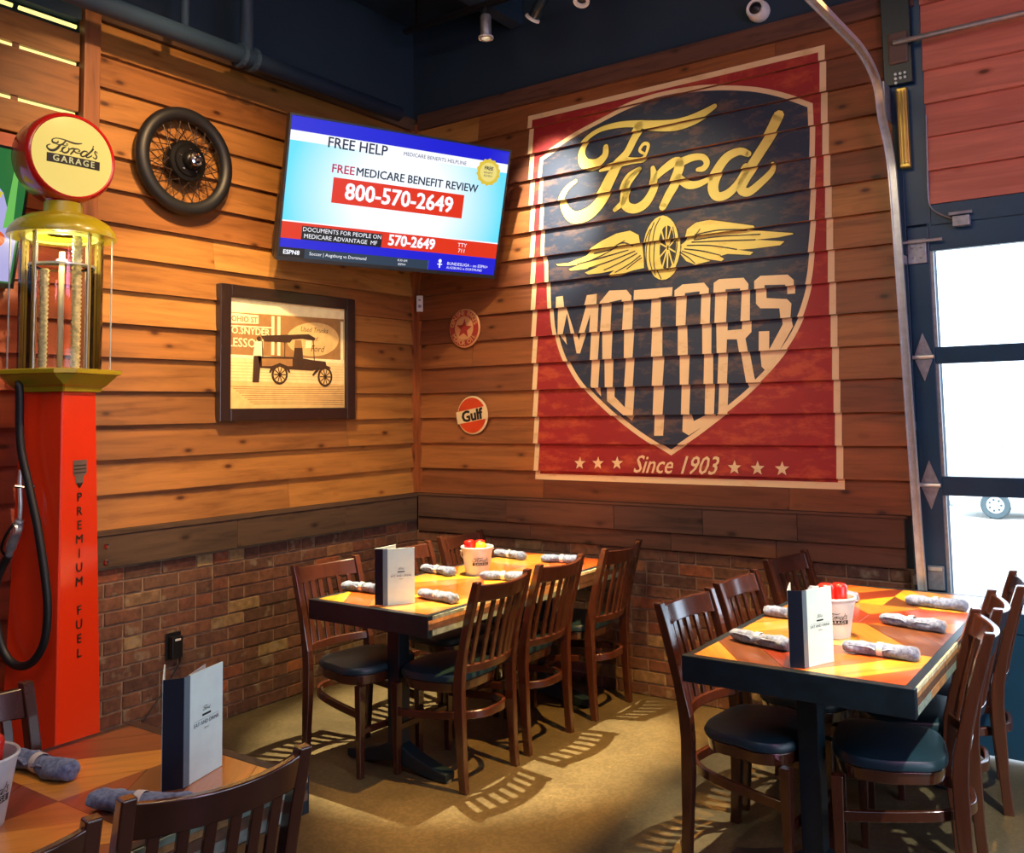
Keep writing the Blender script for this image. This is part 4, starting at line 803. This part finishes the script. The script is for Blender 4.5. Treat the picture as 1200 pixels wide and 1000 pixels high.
# hose, nozzle and hook on the shaded side
hose = [(.010,-.182,1.745),(0.019,-0.174,1.721),(0.029,-0.170,1.506),(0.072,-0.153,1.334),(0.125,-0.14,1.164),(0.174,-0.13,0.963),(0.185,-0.125,0.83),(0.166,-0.13,0.713),(0.109,-0.15,0.638),(0.035,-0.175,0.631),(-0.022,-0.195,0.689),(-0.06,-0.21,0.822),(-0.06,-0.212,0.923),(-0.032,-0.20,1.009),(0.000,-0.19,1.06)]
G().tube(smoothpath(hose, 6), .0165, 12).build('hose', m_rub, pu, smooth=True)
nz_ = G().tube(smoothpath([(-.002, -.19, 1.055), (.012, -.186, 1.10), (.034, -.18, 1.15), (.050, -.176, 1.20)], 4), [.014]*3 + [.020]*8 + [.017]*2, 12).build('nozzle', m_galvd, pu, smooth=True)
G().tube(smoothpath([(.050, -.176, 1.20), (.054, -.176, 1.26), (.046, -.176, 1.34), (.040, -.17, 1.40)], 4), .009, 10).build('spout', m_galv, nz_, smooth=True)
G().tube(smoothpath([(.055, -.20, 1.19), (.035, -.222, 1.14), (.005, -.222, 1.09), (-.01, -.20, 1.06)], 4), .006, 8).build('trigger_guard', m_drum, nz_, smooth=True)
G().lathe([(0, -.012), (.024, -.012), (.024, .012), (0, .014)], 14, (.042, -.186, 1.165), 'y').build('valve_cap', m_galv, nz_, smooth='auto')
G().tube([(.072, -.13, 1.33), (.06, -.165, 1.33), (.045, -.192, 1.335), (.03, -.17, 1.34)], .006, 8).build('hook', m_chrome, pu)
for z in (1.05, .98): 
    p0 = Vector(rotz((.13, .14, z), PA)); G().lathe([(0, 0), (.013, .002), (.013, .014), (.006, .02), (0, .02)], 12, (p0.x, p0.y, z), 'y').build('knob', m_chrome, pu)

# ------------------------------------------------------------------ restaurant tables
PK = [('honey_plank', (206, 138, 56)), ('ochre_plank', (222, 160, 48)), ('orange_plank', (198, 92, 34)), ('red_brown_plank', (128, 52, 32)), ('walnut_plank', (104, 62, 38)), ('amber_plank', (186, 112, 46))]
m_pk = [wood(n_, [(0, srgb(*[c_*.93 for c_ in col])), (1, srgb(*[min(255, c_*1.05) for c_ in col]))], 0, rough=.3, knots=False, coat=.8, dark=.62, grain=1.2, bump=.05) for n_, col in PK]
m_rim = plain('dark_table_edge', srgb(18, 30, 40), .35, var=.25, scale=20)
m_strip = [plain(n_, srgb(*c_), .6, var=.35, scale=40) for n_, c_ in (('pale_edge_strip', (206, 196, 160)), ('tan_edge_strip', (168, 120, 74)), ('grey_edge_strip', (120, 132, 122)), ('brown_edge_strip', (92, 64, 46)))]
def clip(poly, n_, d):
    out = []
    for i in range(len(poly)):
        a, b = poly[i], poly[(i+1) % len(poly)]; da = a[0]*n_[0] + a[1]*n_[1] - d; db = b[0]*n_[0] + b[1]*n_[1] - d
        if da >= 0: out.append(a)
        if (da > 0 and db < 0) or (da < 0 and db > 0): t = da/(da-db); out.append((a[0]+(b[0]-a[0])*t, a[1]+(b[1]-a[1])*t))
    return out
H_T = .76
def table(x0, x1, y0, y1, label, seed, modules, pw, favour):
    r = random.Random(seed); cx, cy = (x0+x1)/2, (y0+y1)/2; W_, L_ = x1-x0, y1-y0
    t = empty('dining_table', (cx, cy, 0), 0, label, 'table', 'plank topped dining tables')
    w2, l2 = W_/2, L_/2; rim = .032; th = .088
    G().box(-w2+rim, w2-rim, -l2+rim, l2-rim, H_T-.045, H_T-.016).build('underboard', m_rim, t)
    for nm, q in (('edge_board', (-w2, w2, -l2, -l2+rim)), ('edge_board', (-w2, w2, l2-rim, l2))): G().box(q[0], q[1], q[2], q[3], H_T-th, H_T).build(nm, m_rim, t, bev=.002)
    for sx_ in (-1, 1):
        a, b = sorted((sx_*w2, sx_*(w2-rim))); a2, b2 = sorted((sx_*(w2-.006), sx_*(w2-rim)))
        G().box(a2, b2, -l2+rim, l2-rim, H_T-th, H_T-.0005).build('edge_core', m_rim, t)
        n_ = 7
        for i in range(n_):
            ya, yb = -l2+.004 + (L_-.008)*i/n_ + .001, -l2+.004 + (L_-.008)*(i+1)/n_ - .001
            zc = [H_T-th+.004, H_T-th+.03, H_T-.034, H_T-.018, H_T-.003]
            for j in range(4):
                m = m_strip[[2, 3, 1, 0][j] if r.random() < .55 else r.randrange(4)]
                xx0, xx1 = (w2-.006, w2-.0005+r.uniform(-.0015, .0015)) if sx_ > 0 else (-w2+.0005+r.uniform(-.0015, .0015), -w2+.006)
                G().box(xx0, xx1, ya, yb, zc[j]+.0006, zc[j+1]-.0006).build('edge_strip', m, t)
    # diamond parquet of planks: each quadrant cut from diagonal boards
    iw, il = w2-rim-.0005, l2-rim-.0005; ML = 2*il/modules
    for md in range(modules):
        my0 = -il + md*ML; my1 = my0 + ML; mc = (my0+my1)/2
        for sx_ in (-1, 1):
            for sy_ in (-1, 1):
                quad = [(0, mc), (sx_*iw, mc), (sx_*iw, my1 if sy_ > 0 else my0), (0, my1 if sy_ > 0 else my0)]
                dx, dy = sx_*.80, sy_*.60
                k = 0; dmax = iw*.80 + (ML/2)*.60
                while k*pw < dmax:
                    base = dy*mc
                    p_ = clip(quad, (dx, dy), base + k*pw + .0006); p_ = clip(p_, (-dx, -dy), -(base + min((k+1)*pw, dmax+.01) - .0006)) if len(p_) > 2 else p_
                    if len(p_) > 2:
                        area = sum(p_[i][0]*p_[(i+1) % len(p_)][1] - p_[(i+1) % len(p_)][0]*p_[i][1] for i in range(len(p_)))/2
                        if abs(area) > .0004:
                            c_ = (sum(p[0] for p in p_)/len(p_), sum(p[1] for p in p_)/len(p_)); ang = math.atan2(dx, -dy)
                            loc = [((p[0]-c_[0])*cos(-ang) - (p[1]-c_[1])*sin(-ang), (p[0]-c_[0])*sin(-ang) + (p[1]-c_[1])*cos(-ang)) for p in (p_ if area > 0 else p_[::-1])]
                            o = G().prism(loc, -.0155, r.uniform(-.0006, .0)).build('plank', m_pk[r.choice(favour)], t)
                            o.location = (c_[0], c_[1], H_T); o.rotation_euler = (0, 0, ang)
                    k += 1
    return t
def pedestal(t, x, y, flip=1):
    G().box(x-.036, x+.036, y-.036, y+.036, .05, H_T-.046).build('post', m_steel, t, bev=.004)
    G().box(x-.15, x+.15, y-.10, y+.10, H_T-.051, H_T-.0455).build('top_plate', m_steel, t)
    P = smoothpath([(x-.30, y, .024), (x-.22, y, .030), (x-.09, y, .058), (x, y, .085), (x+.09, y, .058), (x+.22, y, .030), (x+.30, y, .024)], 3)
    n_ = len(P); G().sweep(P, [(.075 - .012*abs(2*i/(n_-1)-1), .034 + .05*(1-abs(2*i/(n_-1)-1))) for i in range(n_)]).build('foot', m_steel, t, bev=.006)
    for sx_ in (-1, 1): G().lathe([(0, 0), (.016, 0), (.018, .012), (0, .013)], 12, (x+sx_*.285, y, 0)).build('glide', m_galvd, t)
t1 = table(.930, 1.650, -1.790, -.120, 'plank-topped dining table in the corner, laid with six napkin rolls and a pail', 21, 2, .125, [0, 1, 2, 2, 2, 5])
t2 = table(2.795, 3.548, -1.790, -.220, 'plank-topped dining table beside the glass door', 22, 2, .125, [0, 1, 1, 2, 3, 4, 5])
t3 = table(1.800, 2.510, -4.760, -3.200, 'plank-topped dining table at the bottom left corner nearest the camera', 23, 2, .13, [5, 5, 3, 4, 4, 3, 0])
pedestal(t1, -.028, -.595); pedestal(t1, -.028, .60)
pedestal(t2, -.018, -.545); pedestal(t2, -.018, .53)
pedestal(t3, 0, -.55); pedestal(t3, 0, .52)

# ------------------------------------------------------------------ slat-back chairs
def make_chair(label):
    t = empty('dining_chair', (0, 0, 0), 0, label, 'chair', 'slat-back wooden chairs with dark vinyl seats')
    yb = lambda z: -.195 - .015*max(0, (.40-z)/.40)**1.5*1.3 - .105*max(0, (z-.46)/.42)**1.25
    for sx_ in (-1, 1):
        zs = [0, .15, .30, .42, .50, .60, .70, .80, .885]; R = []
        for z in zs:
            x = sx_*(.183 + .004*(z/.88)); y = yb(z); w_ = .0155 if z > .05 else .013; d_ = .024 if .25 < z < .6 else .019
            if z > .86: d_ = .016
            R.append([(x-w_, y-d_, z), (x+w_, y-d_, z), (x+w_, y+d_, z), (x-w_, y+d_, z)])
        G().rings(R).build('leg', m_chair, t, bev=.004)
        zs = [0, .2, .40]; R = []
        for z in zs:
            x = sx_*.178; y = .172; w_ = .013 + .006*z/.4; R.append([(x-w_, y-w_, z), (x+w_, y-w_, z), (x+w_, y+w_, z), (x-w_, y+w_, z)])
        G().rings(R).build('leg', m_chair, t, bev=.003)
    def arc(z0, z1, bow, th, xe=.17, n_=10, crest=0.0):
        R = []
        for i in range(n_+1):
            u_ = -1 + 2*i/n_; x = xe*u_; b = bow*(1-u_*u_); zt = z1 + crest*(1-abs(u_)**2)
            R.append([(x, yb(z0)-b-th/2, z0), (x, yb(z0)-b+th/2, z0), (x, yb(zt)-b+th/2, zt), (x, yb(zt)-b-th/2, zt)])
        return G().rings(R)
    arc(.795, .872, .045, .022, xe=.186, crest=-.008).build('top_rail', m_chair, t, bev=.004, smooth='auto')
    arc(.488, .522, .040, .022).build('back_rail', m_chair, t, bev=.003, smooth='auto')
    for k in range(6):
        u_ = -1 + 2*(k+.5)/6*1.0; u_ *= .96; x = .165*u_; b = .042*(1-u_*u_); R = []
        for z in (.516, .60, .70, .80):
            y = yb(z) - b; w_ = .0125; R.append([(x-w_, y-.006, z), (x+w_, y-.006, z), (x+w_, y+.006, z), (x-w_, y+.006, z)])
        G().rings(R).build('slat', m_chair, t, bev=.002)
    def outline(s_, n_=32, front=.188, back=.175):
        P = []
        for i in range(n_):
            a = 2*pi*i/n_; c_, q = cos(a), sin(a); e = .62
            x = .212*s_*math.copysign(abs(c_)**e, c_) * (1 if q > 0 else .93); y = (front if q > 0 else back)*s_*math.copysign(abs(q)**e, q); P.append((x, y))
        return P
    G().rings([[(x, y, .392) for x, y in outline(.93)], [(x, y, .434) for x, y in outline(.96)]]).build('seat_frame', m_chair, t, bev=.003, smooth='auto')
    G().rings([[(x, y, .434) for x, y in outline(.95)], [(x, y, .440) for x, y in outline(.995)], [(x, y, .455) for x, y in outline(1.0)], [(x, y, .468) for x, y in outline(.96)], [(x, y, .476) for x, y in outline(.80)], [(x, y, .480) for x, y in outline(.45)]]).build('seat', m_vinyl, t, smooth='auto')
    # hoop stretcher: from one front leg round behind to the other
    P = smoothpath([(.176, .165, .27), (.172, 0, .285), (.150, -.15, .30), (.08, -.232, .305), (0, -.245, .305), (-.08, -.232, .305), (-.150, -.15, .30), (-.172, 0, .285), (-.176, .165, .27)], 4)
    G().sweep(P, (.018, .034)).build('stretcher', m_chair, t, bev=.003, smooth='auto')
    G().sweep([(-.17, .172, .20), (.17, .172, .20)], (.018, .028)).build('front_stretcher', m_chair, t, bev=.003)
    return t
spots = [
 (1.472, -1.425, 90, 'slat-back chair in the aisle at the corner table, nearest of its right side, golden lit'),
 (1.452, -.925, 90, 'middle slat-back chair on the aisle side of the corner table'),
 (1.470, -.345, 90, 'slat-back chair on the aisle side of the corner table, farthest and nearest the back wall'),
 (1.045, -1.540, -95, 'slat-back chair on the brick wall side of the corner table, nearest the camera'),
 (1.040, -.930, -90, 'slat-back chair behind the corner menu, middle of the brick wall side'),
 (1.000, -.400, -90, 'slat-back chair farthest into the brick corner of the room'),
 (2.940, -1.450, -95.3, 'glossy slat-back chair on the aisle side of the door table, nearest the camera'),
 (2.950, -.945, -92, 'glossy slat-back chair in the middle of the aisle side of the door table'),
 (2.935, -.325, -99, 'dark slat-back chair on the aisle side of the door table, against the back wall'),
 (3.372, -1.390, 104.8, 'slat-back chair on the glass side of the door table, nearest the camera'),
 (3.350, -.975, 101, 'middle slat-back chair on the glass side of the door table'),
 (3.362, -.480, 101.2, 'slat-back chair on the right side of the door table, closest to the glass'),
 (2.298, -3.449, 78.5, 'slat-back chair at bottom left in the foreground, its broad top rail toward the camera'),
 (2.250, -3.900, 78.5, 'chair at the bottom left edge, only the corner of its top rail in view'),
 (1.900, -3.590, -90, 'slat-back chair in front of the fuel pump across the near table'),
]
c0 = make_chair(spots[0][3]); ctree = tree_of(c0)
c0.location = (spots[0][0], spots[0][1], 0); c0.rotation_euler = (0, 0, radians(90))
for x, y, rz_, lab in spots[1:]: copy_tree(c0, ctree, (x, y, 0), radians(rz_), lab)

# ------------------------------------------------------------------ folded menus
m_cover = plain('menu_pale_cover', srgb(206, 228, 220), .45, var=.04, scale=30); m_spine = plain('menu_dark_spine', srgb(18, 24, 40), .4)
m_strp = plain('menu_grey_band', srgb(92, 108, 118), .4)
m_inner = plain('menu_inside_paper', srgb(214, 214, 208), .6)
def menu(loc, rz, label):
    t = empty('menu', loc, rz, label, 'menu', 'folded standing menus'); h_ = .245
    G().box(0, .142, -.0015, .0015, 0, h_).build('front_cover', m_cover, t)
    G().box(-.0005, .020, -.0022, .002, 0, h_).build('cover_band', m_strp, t)
    sx_, sy_ = .044*cos(radians(130)), .044*sin(radians(130))
    g = G(); nx, ny = -sin(radians(130))*.0015, cos(radians(130))*.0015
    g.rings([[(-nx, -ny, z), (nx, ny, z), (sx_+nx, sy_+ny, z), (sx_-nx, sy_-ny, z)] for z in (0, h_)]); g.build('spine', m_spine, t)
    a = radians(38); ex, ey = sx_ + .142*cos(a), sy_ + .142*sin(a); nx, ny = -sin(a)*.0015, cos(a)*.0015
    G().rings([[(sx_-nx, sy_-ny, z), (ex-nx, ey-ny, z), (ex+nx, ey+ny, z), (sx_+nx, sy_+ny, z)] for z in (0, h_)]).build('back_cover', m_cover, t)
    a = radians(16); ex, ey = .01 + .128*cos(a), .006 + .128*sin(a)
    G().rings([[(.004, .006, z), (ex, ey, z), (ex-.0008, ey+.001, z), (.003, .008, z)] for z in (.006, h_-.006)]).build('inner_page', m_inner, t)
    B = Art(frame_fn((.081, -.0016, 0), (1, 0, 0), (0, 0, 1), (0, -1, 0)), t)
    B.strokes('cover_logo', [[((x-(FX0+FX1)/2)*.020, .156 + (z-(FZ0+FZ1)/2)*.020, w_*.016) for x, z, w_ in s_] for s_ in ART['ford']], 1, m_ink, n=2)
    B.rect('cover_logo_bar', -.016, .016, .139, .144, 1, m_ink)
    B.text('cover_lettering', 'EAT AND DRINK', 0, .124, .0125, 1, m_strp, bold=.0002)
    B.text('cover_lettering', 'MENU', 0, .110, .007, 1, m_strp)
    B.rect('cover_rule', -.045, .045, .1325, .1332, 1, m_strp)
    return t
menu((1.335, -1.724, H_T+.0005), radians(55.7), 'grey folded menu standing on the corner table')
menu((3.202, -1.735, H_T+.0005), radians(67.6), 'pale folded menu standing on the table by the glass door')
menu((2.330, -3.415, H_T+.0005), radians(107), 'white folded menu standing on the near table at the bottom left')

# ------------------------------------------------------------------ napkin rolls
def cloth_mat():
    m, nt, b = newmat('grey_napkin_cloth'); b.inputs['Roughness'].default_value = .95; b.inputs['Sheen Weight'].default_value = .3
    tc = N(nt, 'ShaderNodeTexCoord'); nz = N(nt, 'ShaderNodeTexNoise', Scale=90.0, Detail=3.0); nt.links.new(tc.outputs['Object'], nz.inputs['Vector'])
    c = ramp(nt, nz.outputs[0], [(.35, srgb(72, 84, 118)), (.65, srgb(112, 126, 160))]); nt.links.new(c, b.inputs['Base Color'])
    bp = N(nt, 'ShaderNodeBump', Strength=.5, Distance=.002); nt.links.new(nz.outputs[0], bp.inputs['Height']); nt.links.new(bp.outputs[0], b.inputs['Normal']); return m
m_cloth = cloth_mat(); m_band = plain('paper_napkin_band', srgb(196, 190, 190), .6, var=.1)
def roll(label, a, b, seed):
    r = random.Random(seed); A_, B_ = Vector((a[0], a[1], 0)), Vector((b[0], b[1], 0)); d = B_-A_; c_ = (A_+B_)/2; Ln = .245
    t = empty('napkin_roll', (c_.x, c_.y, H_T), math.atan2(d.y, d.x), label, 'napkin roll', 'grey napkins rolled around cutlery')
    prof = [(-.50, .010), (-.47, .017), (-.36, .022), (-.22, .023), (-.08, .0215), (0, .0195), (.08, .022), (.24, .025), (.38, .026), (.47, .024), (.50, .015)]
    ph = [r.uniform(0, 6) for _ in range(6)]; R = []; P = smoothpath([(u_, r_, 0) for u_, r_ in prof], 3); seg = 18
    for p in P:
        ring = []
        for k in range(seg):
            an = 2*pi*k/seg; rr_ = p.y*(1 + .09*sin(3*an + 14*p.x + ph[0]) + .06*sin(5*an - 22*p.x + ph[1]) + .05*sin(2*an + 40*p.x + ph[2])); 
            y, z = rr_*1.12*cos(an), rr_*.92*sin(an); ring.append((p.x*Ln, y + .004*sin(9*p.x + ph[3]), max(.0015, z + .0215)))
        R.append(ring)
    G().rings(R).build('cloth', m_cloth, t, smooth=True)
    fl = G(); s_ = r.choice((-1, 1))
    for sgn in (-1, 1):
        fl.sweep([(sgn*(.10), s_*.014, .030), (sgn*.03, s_*.021, .031), (sgn*.012, s_*.022, .024)], (.018, .004))
    fl.build('cloth_fold', m_cloth, t, bev=.0015)
    G().lathe([(.0225, -.010), (.0235, -.009), (.0235, .009), (.0225, .010)], 18, (0, 0, .0225), 'x').build('paper_band', m_band, t, smooth='auto')
RL = [('napkin roll on the corner table beside its menu, brick wall side', (.900, -1.545), (1.14, -1.525)),
 ('napkin roll on the corner table, front one on the aisle side right of the menu', (1.345, -1.500), (1.59, -1.53)),
 ('bright napkin roll on the corner table left of the pail', (.90, -.970), (1.14, -1.0)),
 ('bright napkin roll on the corner table right of the pail', (1.32, -1.00), (1.54, -.92)),
 ('napkin roll at the far left of the corner table behind the pail', (.93, -.355), (1.16, -.396)),
 ('napkin roll at the far right of the corner table near the back wall', (1.28, -.40), (1.52, -.34)),
 ('napkin roll on the door table left of the menu', (2.855, -1.495), (3.09, -1.56)),
 ('napkin roll on the door table in front, right of the menu', (3.25, -1.462), (3.49, -1.459)),
 ('napkin roll on the door table half hidden behind the left of the menu', (2.82, -1.06), (3.06, -1.09)),
 ('napkin roll in the middle of the right side of the door table', (3.245, -.967), (3.49, -1.015)),
 ('napkin roll at the far left of the door table behind the menu', (2.835, -.556), (3.075, -.64)),
 ('napkin roll at the far right of the door table next to the glass', (3.255, -.565), (3.49, -.585)),
 ('napkin roll lying on the near table beside the left pail', (1.835, -3.555), (2.07, -3.535)),
 ('napkin roll on the near table in front of the white menu', (2.27, -3.585), (2.46, -3.50))]
for i, (lab, a, b) in enumerate(RL): roll(lab, a, b, 40+i)

# ------------------------------------------------------------------ condiment pails
m_pail = plain('white_enamel_pail', srgb(196, 202, 206), .35, .25, var=.05, scale=20)
m_ket = plain('ketchup_red_plastic', srgb(186, 26, 18), .25, coat=.5); m_mus = plain('mustard_yellow_plastic', srgb(226, 190, 40), .3, coat=.4)
def pail(x, y, label, face):
    t = empty('condiment_pail', (x, y, H_T), 0, label, 'pail', 'printed condiment pails')
    G().lathe([(0, .004), (.056, .004), (.056, 0), (.060, 0), (.0825, .135), (.086, .136), (.087, .141), (.084, .145), (.080, .142), (.0575, .008), (0, .007)], 36).build('bucket', m_pail, t, smooth='auto')
    a = face + pi/2
    hp = [(.086*cos(a)*cos(q) + .0*sin(q), .086*sin(a)*cos(q), .130 - .075*sin(q)) for q in [pi*i/16 for i in range(17)]]
    off_ = Vector((cos(face), sin(face), 0))
    hp = [Vector(p) + off_*(.060*sin(pi*i/16)+.004) for i, p in enumerate(hp)]
    hp = [Vector((-cos(face)*0 + p.x, p.y, p.z)) for p in hp]
    G().tube([Vector((p.x, p.y, p.z)) - off_*(.145*sin(pi*i/16)) for i, p in enumerate(hp)], .002, 6).build('bail_handle', m_galv, t, smooth=True)
    for s_ in (-1, 1): G().lathe([(0, 0), (.008, .001), (.008, .006), (0, .008)], 10, (s_*.086*cos(a), s_*.086*sin(a), .122), 'z').build('ear', m_galv, t)
    def pf(u_, z, h_, k=0):
        r_ = .060 + (.0825-.060)*(z/.135) + .0012 + h_; q = face + u_/r_; return (r_*cos(q), r_*sin(q), z)
    logo(Art(pf, t), 0, .074, .088, 1, m_ink, m_pail, thin=.75)
def bottle(x, y, z, mat, capm, tilt, az, label, h_=.15):
    t = empty('sauce_bottle', (x, y, z), az, label, 'bottle', 'squeeze sauce bottles in the pails')
    M_ = Matrix.Rotation(tilt, 4, 'Y')
    # stored upside down: nozzle cap in the pail, broad rounded base up
    g = G().lathe([(0, h_), (.018, h_), (.026, h_-.005), (.029, h_-.014), (.029, h_*.45), (.024, h_*.34), (.015, h_*.26)], 22); g.v = [tuple(M_ @ Vector(p)) for p in g.v]; g.build('body', mat, t, smooth='auto')
    g = G().lathe([(0, 0), (.005, 0), (.010, h_*.08), (.018, h_*.11), (.018, h_*.25), (.014, h_*.27)], 16); g.v = [tuple(M_ @ Vector(p)) for p in g.v]; g.build('cap', capm, t, smooth='auto')
face_cam = math.atan2(-4.73+1.0, 4.22-1.2)
pail(1.205, -.885, 'printed condiment pail on the corner table holding red and yellow bottles', face_cam + .25)
pail(3.150, -1.250, 'printed condiment pail behind the menu on the door table', math.atan2(-3.48, 1.07) + .2)
pail(2.128, -3.775, 'printed condiment pail at the left edge on the near table', math.atan2(-.955, 2.09) + .5)
bottle(1.190, -.900, H_T+.012, m_ket, m_ket, .14, radians(200), 'red sauce bottle on the left in the corner table pail', .165)
bottle(1.205, -.862, H_T+.012, m_ket, m_ket, .06, radians(120), 'middle red sauce bottle in the corner table pail', .160)
bottle(1.222, -.900, H_T+.012, m_mus, m_mus, .14, radians(10), 'yellow mustard bottle in the corner table pail', .155)
bottle(3.140, -1.268, H_T+.012, m_ket, m_ket, .06, radians(250), 'red sauce bottle in the pail on the door table', .178)
bottle(3.165, -1.228, H_T+.012, m_ket, m_ket, .06, radians(60), 'second red sauce bottle, rear one in the door table pail', .174)
bottle(2.140, -3.765, H_T+.012, m_ket, m_ket, .12, radians(20), 'red sauce bottle in the pail at the left edge', .175)
bottle(2.110, -3.75, H_T+.012, m_ket, m_white, .10, radians(140), 'second red sauce bottle in the left edge pail, behind', .180)
